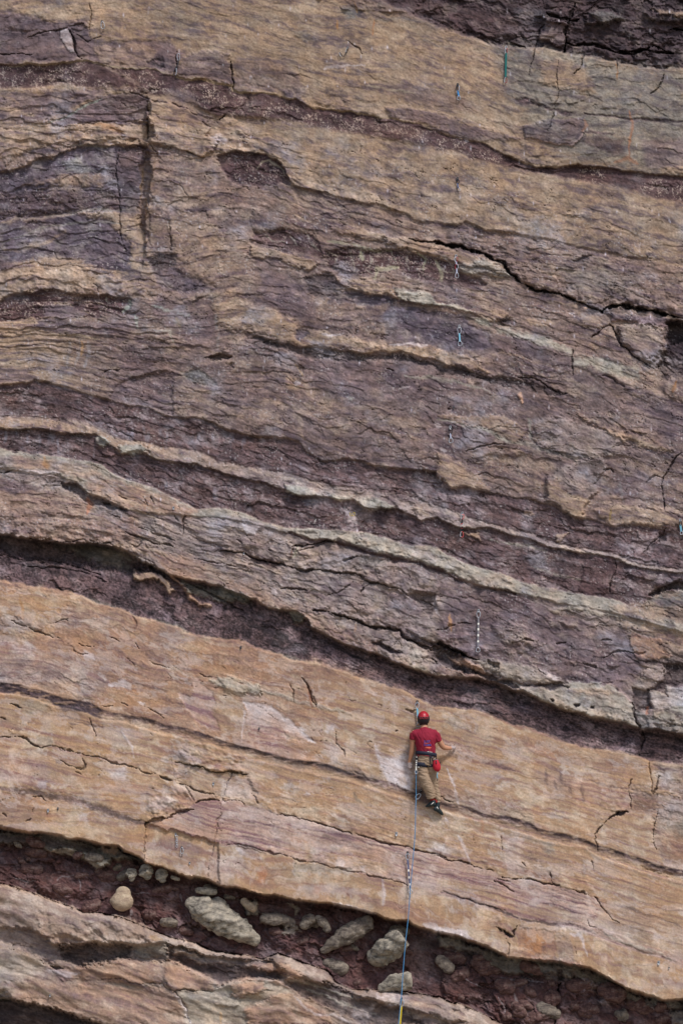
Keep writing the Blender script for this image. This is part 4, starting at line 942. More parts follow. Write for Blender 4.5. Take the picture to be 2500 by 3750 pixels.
for dy in (0, 25, 50, 80, 110):
    streak("E3 %d,%d 800,%d 1000,%d" % (560 + dy, 510 + dy, 540 + dy, 600 + dy), 4.5, 'seam', k=.55, brk=.25)
crack("E3 370,480 440,510 490,550", 5, .04, .6); crack("E3 380,460 480,480", 4, .03, .5)
streak("E3 20,555 150,590 280,630 400,670 510,715", 8, 'seam', k=.85, d=-.012); streak("E3 530,725 700,750 860,765 970,805", 9, 'seam', k=.8, d=-.012)
streak("E3 0,575 200,620 400,690", 8, 'chalk', k=.35); streak("E3 530,770 700,780 860,790 960,830", 8, 'chalk', k=.3)
crack("E3 30,552 180,600 300,640 450,670", 3, .02, .6)
patch("E3 1050,640 1200,660 1300,690 1568,770 1620,780 1620,1000 1400,930 1200,850 1000,760", 'slab2', 0, k=.7, soft=14)
streak("E3 1040,610 1200,650 1400,710 1568,780", 7, 'seam', k=.5); streak("E3 1100,740 1250,780 1400,840 1568,890", 8, 'seam', k=.5, brk=.3)
streak("E3 1050,820 1110,850 1250,890 1400,930 1500,990", 7, 'pale', k=.7, d=.008)
ledge("E3 1010,800 1110,850 1200,880 1300,920 1450,970 1568,1020", .02, 50)
patch("E3 520,770 750,800 760,990 600,985 510,960", 'orng', -.01, k=.95, soft=4)
streak("E3 620,820 640,900", 60, rgb=(184, 132, 82), k=.5); streak("E3 560,830 600,950", 40, rgb=(180, 128, 84), k=.35)
patch("E3 755,810 840,820 880,1000 770,990", 'nose', 0, k=.5, soft=6); streak("E3 850,820 910,830 940,900 965,960", 7, 'chalk', k=.7)
crack("E3 430,800 450,880 460,970", 3, .03, .4); ledge("E3 365,775 430,800 490,830", .07, 50, e=3.5, dark=.5); crack("E3 370,780 410,800", 5, .05); crack("E3 510,770 490,800 490,830", 5, .05, .7)
patch("E3 425,795 490,832 470,842 435,830", 'hole', -.05, soft=3)
crack("E3 950,720 965,760 1000,775", 3, .03); crack("E3 870,880 875,940", 3, .02)
patch("E2 250,400 420,410 420,500 300,500", 'orng', 0, k=.5, soft=20); patch("E2 560,510 700,500 700,590 600,590", 'orng', 0, k=.5, soft=20)
for s_ in ["E2 270,400 290,480", "E2 620,520 640,560"]:
    streak(s_, 22, rgb=(176, 112, 74), k=.45)
patch("E2 -60,300 150,330 200,450 0,480 -60,500 E1 1300,400", 'chalk', 0, k=.35, soft=20)
patch("E2 720,615 900,650 1010,690 1000,710 850,660 730,640", 'chalk', 0, k=.6, soft=4); patch("E2 1290,770 1360,750 1500,790 1568,810 1568,835 1400,810", 'chalk', 0, k=.6, soft=4)
patch("E3 0,765 180,800 250,860 100,835 0,812", 'chalk', 0, k=.6, soft=4)
streak("E2 1050,480 1058,560 1045,640", 8, 'chalk', k=.7); streak("E3 130,190 160,260 210,370", 7, 'chalk', k=.6); streak("E2 1330,280 1440,290 1440,240", 8, 'chalk', k=.5)
patch("E2 1330,200 1440,240 1430,300 1250,260", 'grn', 0, k=.3, soft=14)
patch("E3 0,230 100,260 70,310 0,310", 'chalk', 0, k=.4, soft=12)
patch("E3 420,180 560,200 540,370 560,450 430,430 440,300", 'chalk', 0, k=.35, soft=14); streak("E3 275,100 295,180", 9, rgb=(170, 124, 92), k=.6)
crack("E3 400,200 415,280", 4, .03, .5); crack("E3 990,360 1005,420", 3, .02); streak("E3 940,350 940,440", 8, 'nose', k=.5)
patch("E3 640,210 720,240 740,300 680,300", 'pale', 0, k=.6, soft=8); patch("E3 560,220 700,250 700,400 600,420", 'nose', 0, k=.3, soft=24)
crack("D2 215,1140 235,1180 245,1200", 4, .03, .6); streak("D2 850,1130 880,1180 910,1205", 8, 'lip', k=.6); streak("D2 445,1060 460,1100", 9, 'nose', k=.6); streak("D2 365,1010 370,1080", 9, 'nose', k=.4)
patch("D2 555,1130 585,1140 580,1165 555,1155", 'chalk', 0, k=.6); patch("D2 0,1060 240,1060 260,1170 40,1170", 'chalk', 0, k=.3, soft=20)
crack("D2 1390,1000 1410,1040 1450,1100", 2, .01, .2)
patch("D2 1430,1260 1568,1280 1568,1394 1400,1394 1350,1300", 'pale', 0, k=.35, soft=24)
streak("D2 1440,1290 1460,1330", 5, 'chalk', k=.9)
# many short random scales on the slab faces
tn = fbm(X0 / 62, Sb / 26, 2, 81, .35); g_ = np.abs(tn)
pick = sm(.40, .56, fbm(X0 / 90, Y0 / 80, 2, 82)) + .0
mk = sm(0, 40, Y0 - gy[7]) * sm(0, 40, gy[10] - Y0) * (1 - sm(1100, 2000, X0) * .55)
ck = (1 - sm(.008, .022, g_)) * np.clip(pick, 0, 1) * mk
DEP -= .022 * ck; COL += (lin((84, 62, 56)) - COL) * (ck * .5)[..., None]
# and finer flakes in all the upper beds
ck2 = (1 - sm(.01, .03, np.abs(fbm(X0 / 48, Sb / 17, 2, 85, .4)))) * sm(.22, .45, fbm(X0 / 70, Y0 / 60, 2, 86)) * sm(0, 60, Y0 - gy[1]) * sm(0, 30, gy[7] - Y0)
DEP -= .028 * ck2; COL += (lin((56, 46, 46)) - COL) * (ck2 * .5)[..., None]

# vertical step of the slab on the left
patch("E1 930,110 1400,240 E2 0,510 E1 1380,500 1300,465 1120,430 935,372", None, -.05, soft=3)
crack("E1 931,110 930,200 928,280 918,340", 3.5, .03, .4)

# under the slab: mudstone hollow
band(LW, LY, 'mud', -0.52, -0.36, e=8, e2=7)
patch("E1 -60,150 200,180 330,195 500,225 640,255 770,268 790,295 840,310 910,350 800,345 720,340 700,380 640,400 580,330 400,280 340,290 200,240 -60,250", 'lip', .20, k=.9, soft=7)
patch("E1 -60,165 330,205 640,275 640,300 400,270 -60,230", 'hole', -.02, k=.7, soft=10)
patch("E1 340,270 420,270 560,310 590,340 680,340 700,350 690,390 620,400 560,350 400,310 340,295", 'ston', .12, k=.7, soft=5)
patch("E1 700,350 780,290 910,345 860,350", 'lip', .06, k=.9); patch("E1 640,255 780,260 730,310 650,290", 'slab', .02, k=.4)
patch("E2 0,505 150,540 400,585 500,612 480,640 300,620 100,580 0,560", 'mud', .1, k=.6); patch("E2 500,615 720,635 1010,705 990,780 880,860 830,830 700,660", 'mud', .15, k=.9, soft=10)
patch("E3 0,820 200,870 455,972 750,1002 970,1042 1200,1172 1450,1255 1568,1250 1620,1250 1620,1310 1400,1290 1200,1230 1000,1150 800,1080 400,1070 250,950 0,900", 'lip', .16, k=.75, soft=10)
patch("E3 640,1020 860,1030 830,1120 700,1120", 'grn', .05, k=.5, soft=10); patch("E3 760,1040 795,1040 790,1115 765,1115", 'hole', -.1, k=.8, soft=4)
crack("E3 785,1120 770,1200 750,1280 750,1394", 9, .12, .8)
for s_ in ["E3 50,1070 220,1060 300,1120 280,1220 100,1250 40,1180", "E3 380,1110 700,1140 740,1300 500,1394 340,1300", "E3 790,1140 960,1130 1000,1260 900,1320 780,1300",
           "E1 200,430 360,380 580,440 600,560 440,600 240,560", "E1 880,520 1100,500 1160,620 1080,760 900,700", "E1 1100,700 1220,690 1220,800 1140,830", "E3 1200,1270 1450,1290 1568,1394 1200,1394",
           "E2 560,790 700,820 640,960 540,940", "E2 300,800 500,830 520,940 330,880"]:
    patch(s_, 'mud', .07, soft=16)
for s_ in ["E1 370,480 400,450 480,450", "E1 490,450 520,500 525,540", "E1 90,460 180,490 230,480", "E1 140,400 170,415", "E3 490,1190 520,1260 515,1320", "E3 390,1220 430,1280 440,1350", "E3 150,1080 200,1120 280,1160",
           "E3 870,1240 880,1300", "E3 400,1100 550,1110 680,1120", "E3 880,1100 1000,1130", "E1 1150,560 1160,620", "E1 835,660 838,740", "E1 860,560 960,560", "E1 720,430 740,460", "E3 1200,1260 1350,1280 1450,1310"]:
    streak(s_, 4, rgb=(150, 142, 142), k=.6)
for s_ in ["E3 1020,1180 1160,1200 1140,1280 1040,1260", "E3 880,1120 1040,1140 1020,1200 900,1170"]:
    patch(s_, 'maroon', .05, k=.8, soft=8)
patch("E2 280,690 440,700 500,740 480,770 400,770 260,740", 'ston', .12, k=.55, soft=8); patch("E2 130,600 250,620 260,680 180,690", 'ston', .12, k=.6, soft=6)
patch("E2 380,790 520,760 520,810 400,815", 'ston', .08, k=.5, soft=8); streak("E2 440,620 500,660 490,700", 8, 'ston', k=.6)
patch("E1 1180,560 1230,500 1210,580", 'mud', .05)
patch("E3 1480,1310 1620,1300 1620,1394 1490,1394", 'grn', .1, k=.7, soft=6)
patch("E3 160,920 290,930 280,1000 170,1010", 'hole', -.05, k=.8, soft=12)
patch("E2 1290,850 1400,860 1390,930 1300,920", 'hole', -.05, k=.6, soft=12)

# foot of the wall
band(LY, None, 'foot', 0.05, 0.05, e=6)
streak("E1 20,505 200,560 330,612 450,652 560,690 780,722 900,772 1000,812 1100,852 1250,882 1350,932 E2 150,957 280,987", 9, rgb=(196, 172, 150), k=.6)
patch("E1 -60,780 200,790 330,880 400,900 560,880 850,890 1060,880 1070,960 1010,1000 800,970 600,1000 510,1030 400,990 300,1020 250,960 0,900 -60,890", 'nose', -.14, k=.9, soft=10)
patch("E1 380,900 560,890 840,900 830,970 600,1000 510,1030 420,980", 'hole', -.14, k=.75, soft=12)
ledge("E1 200,790 330,885 560,880 850,890 1060,880", .12, 70); patch("E1 850,890 1060,870 1070,970 880,970", 'lip', .05, k=.6, soft=10)
patch("E1 520,720 560,690 860,740 1050,830 1050,880 800,890 700,860 600,800", 'foot', .04, k=.7, soft=10)
ledge("E1 520,745 640,755 760,770", .03, 30); streak("E1 960,840 1030,860", 18, rgb=(170, 130, 70), k=.4)
patch("E1 300,1040 400,1050 520,1030 600,1010 830,970 1000,1005 1040,1160 900,1150 650,1110 400,1100", 'orng', .02, k=.6, soft=10)
patch("E1 40,1130 300,1120 700,1150 1050,1170 1150,1260 1200,1394 700,1394 300,1280 80,1220", 'orng', .02, k=.5, soft=14)
streak("E1 300,1050 380,1070 500,1080", 12, 'chalk', k=.6); streak("E1 660,1130 850,1150 1040,1150", 9, 'grn', k=.5)
crack("E1 300,1020 340,1040 400,1045", 5, .05, .7); crack("E1 650,1105 720,1105 900,1140 1040,1140 1090,1180", 3, .03, .5)
patch("E1 -60,900 260,960 300,1040 100,1130 -60,1160", 'pale', .0, k=.4, soft=14)
# slot
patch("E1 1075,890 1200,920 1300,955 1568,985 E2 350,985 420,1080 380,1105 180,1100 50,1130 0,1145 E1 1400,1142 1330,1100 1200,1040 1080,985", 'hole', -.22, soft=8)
patch("E1 1090,900 1300,970 E2 0,960 340,990 380,1060 250,1050 0,1010 E1 1300,1010 1100,940", 'nose', .05, k=.7, soft=8)
patch("E2 200,1020 400,1000 560,1090 500,1110 380,1080", 'orng', .10, k=.8, soft=8)
ledge("E1 1075,930 1200,960 1320,990 E2 0,1000 250,1035 350,1080", .05, 50, dark=.4); ledge("E1 1100,960 1250,1000 1400,1040", .04, 40, dark=.4)
streak("E1 1080,985 1200,1042 1330,1102 1410,1147 1568,1118 E2 180,1112 400,1122 450,1160 600,1190", 9, rgb=(196, 170, 152), k=.7, d=.02)
patch("E2 430,1120 600,1125 750,1140 850,1200 1000,1250 1150,1290 1568,1394 1000,1410 800,1340 620,1240 470,1175", 'hole', -.14, k=.7, soft=9)
for s_ in ["E2 450,1110 600,1140 740,1190 850,1230", "E2 560,1170 700,1220 830,1280 1000,1330"]:
    streak(s_, 7, 'ston', k=.5, d=.03)
patch("E2 850,1190 990,1185 1170,1195 1400,1225 1500,1275 1568,1310 E3 100,1300 200,1394 E2 1300,1394 1150,1290 1000,1250 860,1220", 'nose', .06, k=.75, soft=8)
patch("E2 1000,1195 1170,1200 1240,1230 1100,1270 1010,1230", 'chalk', 0, k=.45, soft=10); patch("E2 1180,1210 1320,1230 1420,1300 1250,1290", 'orng', 0, k=.4, soft=14)
patch("E2 860,1290 980,1290 960,1350 870,1340", 'chalk', 0, k=.5, soft=10)
patch("E1 1130,1190 1240,1080 1330,1110 1400,1150 1568,1140 E2 0,1150 300,1110 450,1170 480,1210 300,1210 160,1300 200,1394 E1 1200,1394", 'pale', .0, k=.75, soft=12)
patch("E1 1060,1010 1240,1070 1350,1120 1370,1180 1100,1180 1050,1120", 'orng', .03, k=.6, soft=8)
patch("E2 90,1150 280,1120 300,1170 130,1230 80,1200", 'orng', .04, k=.7, soft=8); ledge("E2 110,1235 200,1200 300,1180 420,1180", .06, 50, dark=.6)
patch("E2 160,1310 330,1230 380,1200 480,1210 640,1300 750,1394 190,1394", 'orng', .03, k=.65, soft=5)
crack("E1 1090,1180 1200,1180 1340,1190", 4, .04, .6); crack("E1 1060,1130 1120,1200 1180,1290 1220,1380", 4, .03, .5); streak("E1 1090,1190 1160,1270 1230,1390", 7, 'chalk', k=.6)
ledge("E1 1310,1250 1340,1230 1380,1270 1500,1290 1568,1250", .05, 40, dark=.4); streak("E2 480,1220 560,1290 620,1340 740,1340 850,1394", 7, 'chalk', k=.5)
streak("E2 20,1320 10,1394", 6, rgb=(180, 150, 110), k=.6)
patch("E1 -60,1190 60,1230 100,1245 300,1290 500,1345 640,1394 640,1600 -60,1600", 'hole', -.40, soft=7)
patch("E1 -60,1170 30,1180 70,1220 60,1240 -60,1240", 'grn', -.1, k=.7, soft=6)
# nuts and pockets worn in the rock, chalk dabs, wood-brown drips
for s_ in ["C2 470,880 490,880 475,945 458,945"]:
    patch(s_, None, .03, soft=3); streak("C2 500,875 488,930 475,950", 5, rgb=(196, 190, 158), k=.9); streak("C2 470,880 462,945", 5, rgb=(126, 86, 60), k=.8)
streak("D3 80,0 82,110", 7, rgb=(170, 130, 90), k=.7)
for x_, y_, r_ in ((1160, 1520, 8), (1600, 1560, 10), (1620, 1648, 12), (1515, 2430, 8), (2210, 3415, 0), (1180, 1270, 8), (405, 520, 8), (1710, 510, 8)):
    if r_: streak("S %d,%d %d,%d" % (x_ - r_, y_ - 3, x_ + r_, y_ + 3), r_, 'chalk', k=.6)
# drifting white specks stuck to the upper face
rr = np.random.RandomState(5)
for i in range(430):
    x_ = rr.uniform(20, 2480); y_ = rr.uniform(20, 2000) ** 1.0
    if rr.rand() < y_ / 2600: continue
    h_ = rr.uniform(3, 8); w_ = rr.uniform(1.6, 2.6)
    sl = box(x_ - 4, y_ - 9, x_ + 4, y_ + 9, 2)
    q = np.exp(-(((X0[sl] - x_) / w_) ** 2 + ((Y0[sl] - y_) / h_) ** 2))
    COL[sl] += (lin((205, 198, 200)) - COL[sl]) * (q * rr.uniform(.3, .9))[..., None]

# drawn-out colour lines in the slab
brt = COL.mean(-1)
sl_ = sm(0, 30, Y0 - yl(LS, X0)) * sm(0, 20, yl(LW, X0) - Y0) * (1 - SEAM_M) * (1 - .7 * sm(.38, .5, brt)) * (1 - .8 * sm(.18, .12, brt))
l1 = fbm(X0 / 420, Sb / 9, 4, 110, .7); l2 = fbm(X0 / 300, Sb / 34, 3, 111); l3 = fbm(X0 / 190, Y0 / 120, 3, 112)
COL += (lin((132, 98, 98)) - COL) * (sl_ * sm(.12, .5, l1) * sm(-.3, .4, l2) * .42)[..., None]
COL += (lin((208, 188, 172)) - COL) * (sl_ * sm(.12, .5, -l1) * sm(-.2, .4, -l2) * .38)[..., None]
COL += (lin((188, 146, 92)) - COL) * (sl_ * sm(.05, .5, l3) * sm(1700, 300, X0 + 400 * l2) * .22)[..., None]
COL += (lin((196, 182, 172)) - COL) * (sl_ * sm(.1, .3, fbm(X0 / 120 + N4, Y0 / 70, 3, 113) ) * .34)[..., None]

# the upper wall: purple clouding and pale weathering worn through it
up = sm(-20, 160, Y0 - gy[1]) * sm(-10, 30, gy[6] - Y0)
pz = up * sm(.15, .45, N3 * .9 + N1 * .6 + .25 * (C1[2] - .5) + .45 * N4 + .2 * N2) * (.14 + .16 * sm(300, 1500, Y0))
COL += (kcol('purp') - COL) * pz[..., None]
wv = fbm(X0 / 60 + 1.5 * N4, Y0 / 42 + 1.2 * N8, 4, 95, .6)
ws_ = sm(.0, .045, .05 - np.abs(wv)) * sm(.05, .5, fbm(X0 / 150, Y0 / 110, 3, 96)) * (.25 + .75 * sm(-.1, .4, N7))
COL += (lin((176, 168, 158)) - COL) * (ws_ * (up * .55 + .12))[..., None]
sp = sm(.34, .7, fbm(X0 / 8.5, Y0 / 7, 2, 97)) * sm(-.1, .4, fbm(X0 / 110, Y0 / 80, 3, 98))
COL += (lin((178, 170, 162)) - COL) * (sp * (.12 + .55 * up))[..., None]
sd_ = sm(.42, .8, fbm(X0 / 9, Y0 / 6.5, 2, 99)) * sm(-.1, .4, fbm(X0 / 120, Y0 / 70, 3, 100))
COL += (lin((64, 54, 56)) - COL) * (sd_ * (.12 + .40 * up))[..., None]
wash = sm(.2, .7, fbm(X0 / 190, Y0 / 150, 4, 101, .6)) * (.5 + .5 * sm(-.3, .3, FL))
COL += (lin((160, 156, 158)) - COL) * (wash * (.34 * up + .20))[..., None]

# ---- mineral tone: warm and cool stains, run-off, iron
TW = fbm(X0 / 150, Y0 / 110, 4, 91, .6); TG = fbm(X0 / 60, Y0 / 50, 4, 92, .6); TL = fbm(X0 / 95, Sb / 45, 4, 93, .65)
tone = np.stack([1 + .09 * TW + .05 * TG, 1 + .01 * TW - .01 * TG, 1 - .10 * TW - .05 * TG], -1)
COL *= np.clip(tone, .7, 1.3)
TM = fbm(X0 / 34, Sb / 17, 4, 94, .65)
COL *= (1 + (.15 + .13 * up) * TL + (.10 + .26 * up) * TM + .09 * N7 + .05 * N6)[..., None].clip(.55, 1.5)

# deepen the range between pale and dark grains
lum = np.maximum(COL.mean(-1, keepdims=True), .004)
rng = np.clip((lum / .19) ** .10, .6, 1.3)
COL = (lum + (COL - lum) * 1.0) * rng * np.array([1.0, .985, 1.04], np.float32) * (1 + up[..., None] * np.array([-.02, 0, .05], np.float32))

# ---- fine relief
rough = 0.22 * N1 + 0.30 * N4 + 0.08 * N2 + 0.34 * N8 + 0.16 * N7 + 0.05 * FL
rag = 0.5 * np.clip(RD, -1, 1) * 0.5 + 0.5 * BL + 0.2 * N5
AMP *= .85
DEP += AMP * (rough * 1.0 + RAG * rag * 0.3)
# small terraces: each bed leans out a little and is cut back sharply beneath
def saw(u):
    f = u - np.floor(u)
    return f * (1 - sm(.90, 1.0, f))
tq = fbm(X0 / 230, Y0 / 120, 3, 120, .5)
ta = sm(-.2, .4, fbm(X0 / 200, Sb / 40, 3, 121)) * up
lf = sm(640, 520, X0) * sm(300, 420, Y0) * sm(1350, 1200, Y0)
DEP += (.016 * ta + .018 * lf) * saw(Sb / 41 + 1.1 * tq + .12 * N8) + (.004 * ta + .010 * lf) * saw(Sb / 17 + 1.4 * tq + .2 * N4) * sm(-.3, .3, TL)
DEP += .006 * (1 - up) * saw(Sb / 52 + .6 * tq + .06 * N8) * sm(0, .4, fbm(X0 / 300, Sb / 50, 2, 122))
# rounded shoulders of the foot slabs
q_ = (Y0 - yl(LY, X0))
DEP -= .20 * np.exp(-np.maximum(q_, 0) / 20.0) * (q_ > -4)
fr = sm(0, 40, q_)
DEP += fr * .10 * fbm(X0 / 230 + 3, Sb / 85, 3, 130)
def facet(c, a, tx, ty):
    return a * ((c[1] - .5) + (c[2] - .5) * tx * c[3] + (c[5] - .3) * ty * c[4]) 
SMO = sm(-.35, .35, fbm(X0 / 170, Y0 / 120, 3, 103, .5))          # smooth faces against broken ones
RAG = RAG * (.25 + .95 * SMO)
DEP += AMP * RAG * (facet(C1, 1.0, 1.6, 1.8) + facet(C2, .6, 1.5, 1.6) + facet(C3, .25, 1.4, 1.4)) + AMP * .25 * facet(C2, .5, 1.4, 1.4)
jn = (1 - sm(.02, .07, C1[0])) * sm(.6, .8, C1[5]) * sm(.3, .9, RAG)
DEP -= AMP * .5 * jn; COL *= (1 - .25 * jn)[..., None]
jn = (1 - sm(.03, .11, C2[0])) * sm(.7, .9, C2[5]) * sm(.3, 1.0, RAG)
DEP -= AMP * .25 * jn; COL *= (1 - .2 * jn)[..., None]
def PW(px, py, dd):
    nx = (px - 1250.0) / FOC; ny = (1875.0 - py) / FOC
    b = CP - ny * SP; t = (DIST - dd) / b
    return nx * t, -DIST + b * t, (SP + ny * CP) * t
wx_, wy_, wz_ = PW(X0.astype(np.float64), Y0.astype(np.float64), DEP.astype(np.float64))
co = np.stack([wx_, wy_, wz_], -1).reshape(-1, 3).astype(np.float32)
H, W = SH
idx = np.arange(H * W, dtype=np.int32).reshape(H, W)
quads = np.stack([idx[:-1, :-1], idx[1:, :-1], idx[1:, 1:], idx[:-1, 1:]], -1).reshape(-1, 4)
me = bpy.data.meshes.new("cliff")
me.vertices.add(len(co)); me.vertices.foreach_set("co", co.ravel())
me.loops.add(quads.size); me.loops.foreach_set("vertex_index", quads.ravel())
me.polygons.add(len(quads))
me.polygons.foreach_set("loop_start", np.arange(0, quads.size, 4, dtype=np.int32))
me.polygons.foreach_set("loop_total", np.full(len(quads), 4, np.int32))
me.polygons.foreach_set("use_smooth", np.ones(len(quads), bool))
at = me.color_attributes.new("stone", 'FLOAT_COLOR', 'POINT')
at.data.foreach_set("color", np.concatenate([np.clip(COL, 0.004, 0.9), np.ones(SH + (1,), np.float32)], -1).ravel().astype(np.float32))
me.update(calc_edges=True)
cliff = bpy.data.objects.new("cliff", me)
scene.collection.objects.link(cliff)
cliff['kind'] = 'structure'

def nodes_of(m):
    m.use_nodes = True
    return m.node_tree
rm = bpy.data.materials.new("layered_sandstone")
nt = nodes_of(rm); bs = nt.nodes["Principled BSDF"]
an = nt.nodes.new("ShaderNodeAttribute"); an.attribute_name = "stone"
tc = nt.nodes.new("ShaderNodeTexCoord")
nz = nt.nodes.new("ShaderNodeTexNoise"); nz.inputs["Scale"].default_value = 28; nz.inputs["Detail"].default_value = 8; nz.inputs["Roughness"].default_value = .7
mr = nt.nodes.new("ShaderNodeMapRange"); mr.inputs["From Min"].default_value = .25; mr.inputs["From Max"].default_value = .75
mr.inputs["To Min"].default_value = .78; mr.inputs["To Max"].default_value = 1.22
mx = nt.nodes.new("ShaderNodeVectorMath"); mx.operation = 'SCALE'
bp = nt.nodes.new("ShaderNodeBump"); bp.inputs["Strength"].default_value = .4; bp.inputs["Distance"].default_value = .012
nt.links.new(tc.outputs["Object"], nz.inputs["Vector"])
nt.links.new(nz.outputs["Fac"], mr.inputs["Value"])
nt.links.new(an.outputs["Color"], mx.inputs[0]); nt.links.new(mr.outputs[0], mx.inputs["Scale"])
nt.links.new(mx.outputs[0], bs.inputs["Base Color"])
nt.links.new(nz.outputs["Fac"], bp.inputs["Height"]); nt.links.new(bp.outputs[0], bs.inputs["Normal"])
bs.inputs["Roughness"].default_value = .88
bs.inputs["Specular IOR Level"].default_value = .25
me.materials.append(rm)

def depth_at(px, py):
    """how far the wall stands out at an image pixel"""
    i = int(np.clip(np.searchsorted(ys, py), 1, H - 1)); j = int(np.clip(np.searchsorted(xs, px), 1, W - 1))
    return float(DEP[max(i - 2, 0):i + 3, max(j - 2, 0):j + 3].max())

gm_ = bpy.data.meshes.new("ground"); gm_.from_pydata([(-150, -150, -14.5), (150, -150, -14.5), (150, 30, -14.5), (-150, 30, -14.5)], [], [(0, 1, 2, 3)])
gmat = bpy.data.materials.new("dry_earth"); gt = nodes_of(gmat); gb = gt.nodes["Principled BSDF"]
gn = gt.nodes.new("ShaderNodeTexNoise"); gn.inputs["Scale"].default_value = 1.5; gn.inputs["Detail"].default_value = 8
gr_ = gt.nodes.new("ShaderNodeValToRGB"); gr_.color_ramp.elements[0].color = (.20, .16, .11, 1); gr_.color_ramp.elements[1].color = (.34, .28, .20, 1)
gt.links.new(gn.outputs["Fac"], gr_.inputs[0]); gt.links.new(gr_.outputs[0], gb.inputs["Base Color"]); gb.inputs["Roughness"].default_value = .95
gm_.materials.append(gmat); ground = bpy.data.objects.new("ground", gm_); scene.collection.objects.link(ground); ground['kind'] = 'structure'

# ================================================================= things on the wall
import bmesh
COLL = scene.collection

def mat(name, rgb, rough=.6, metal=0.0, var=.12, scale=60, bump=0.0, spec=.4):
    m = bpy.data.materials.new(name); t = nodes_of(m); b = t.nodes["Principled BSDF"]
    c = lin(rgb)
    tcn = t.nodes.new("ShaderNodeTexCoord"); n = t.nodes.new("ShaderNodeTexNoise")
    n.inputs["Scale"].default_value = scale; n.inputs["Detail"].default_value = 5
    r = t.nodes.new("ShaderNodeMix"); r.data_type = 'RGBA'
    r.inputs["A"].default_value = (*(c * (1 - var)), 1); r.inputs["B"].default_value = (*np.minimum(c * (1 + var), 1), 1)
    t.links.new(tcn.outputs["Object"], n.inputs["Vector"]); t.links.new(n.outputs["Fac"], r.inputs["Factor"])
    t.links.new(r.outputs["Result"], b.inputs["Base Color"])
    b.inputs["Roughness"].default_value = rough; b.inputs["Metallic"].default_value = metal
    b.inputs["Specular IOR Level"].default_value = spec
    if bump:
        bn = t.nodes.new("ShaderNodeBump"); bn.inputs["Distance"].default_value = bump; bn.inputs["Strength"].default_value = .8
        t.links.new(n.outputs["Fac"], bn.inputs["Height"]); t.links.new(bn.outputs[0], b.inputs["Normal"])
    return m

M = dict(
    steel=mat("brushed_aluminium", (186, 188, 196), .45, .6), dark=mat("dark_metal", (52, 52, 58), .45, .6),
    zinc=mat("zinc_plate", (168, 168, 170), .45, .7), redm=mat("red_anodised", (160, 44, 58), .35, .4), redl=mat("pink_red_metal", (216, 96, 96), .35, .3),
    cyan=mat("light_blue_webbing", (122, 188, 214), .8), blue=mat("blue_webbing", (52, 138, 206), .8), teal=mat("teal_webbing", (12, 100, 98), .8),
    grey=mat("grey_webbing", (128, 126, 134), .85), white=mat("white_webbing", (236, 234, 226), .8), black=mat("black_webbing", (30, 30, 36), .8),
    slate=mat("slate_blue_webbing", (88, 98, 132), .8), lilac=mat("pale_webbing", (176, 182, 206), .8),
    yellow=mat("yellow_webbing", (196, 172, 40), .75), orange=mat("orange_webbing", (214, 96, 50), .75),
    rope=mat("blue_rope", (74, 140, 190), .8, var=.25, scale=300),
    skin=mat("skin", (186, 136, 108), .55, scale=25, var=.10), chalkhand=mat("chalky_skin", (176, 160, 158), .8, scale=90, var=.18),
    shirt=mat("crimson_jersey", (138, 24, 50), .85, var=.10, scale=18, bump=.006), pants=mat("khaki_cotton", (160, 137, 115), .9, var=.10, scale=14, bump=.008),
    helm=mat("red_helmet_shell", (168, 22, 40), .42, spec=.6, var=.05), foam=mat("black_helmet_foam", (34, 32, 40), .6), navy=mat("navy_harness", (30, 34, 52), .75),
    rubber=mat("dark_shoe_rubber", (34, 46, 50), .5), bag=mat("red_chalk_bag", (180, 28, 48), .8, var=.12, scale=30, bump=.004),
    ink=mat("blue_print", (72, 86, 168), .8), inko=mat("orange_print", (226, 110, 84), .8), sock=mat("red_sock", (160, 44, 40), .8),
    hair=mat("dark_hair", (40, 28, 24), .7), eye=mat("eye_white", (220, 216, 210), .3), rust=mat("brown_wood", (150, 112, 80), .9))

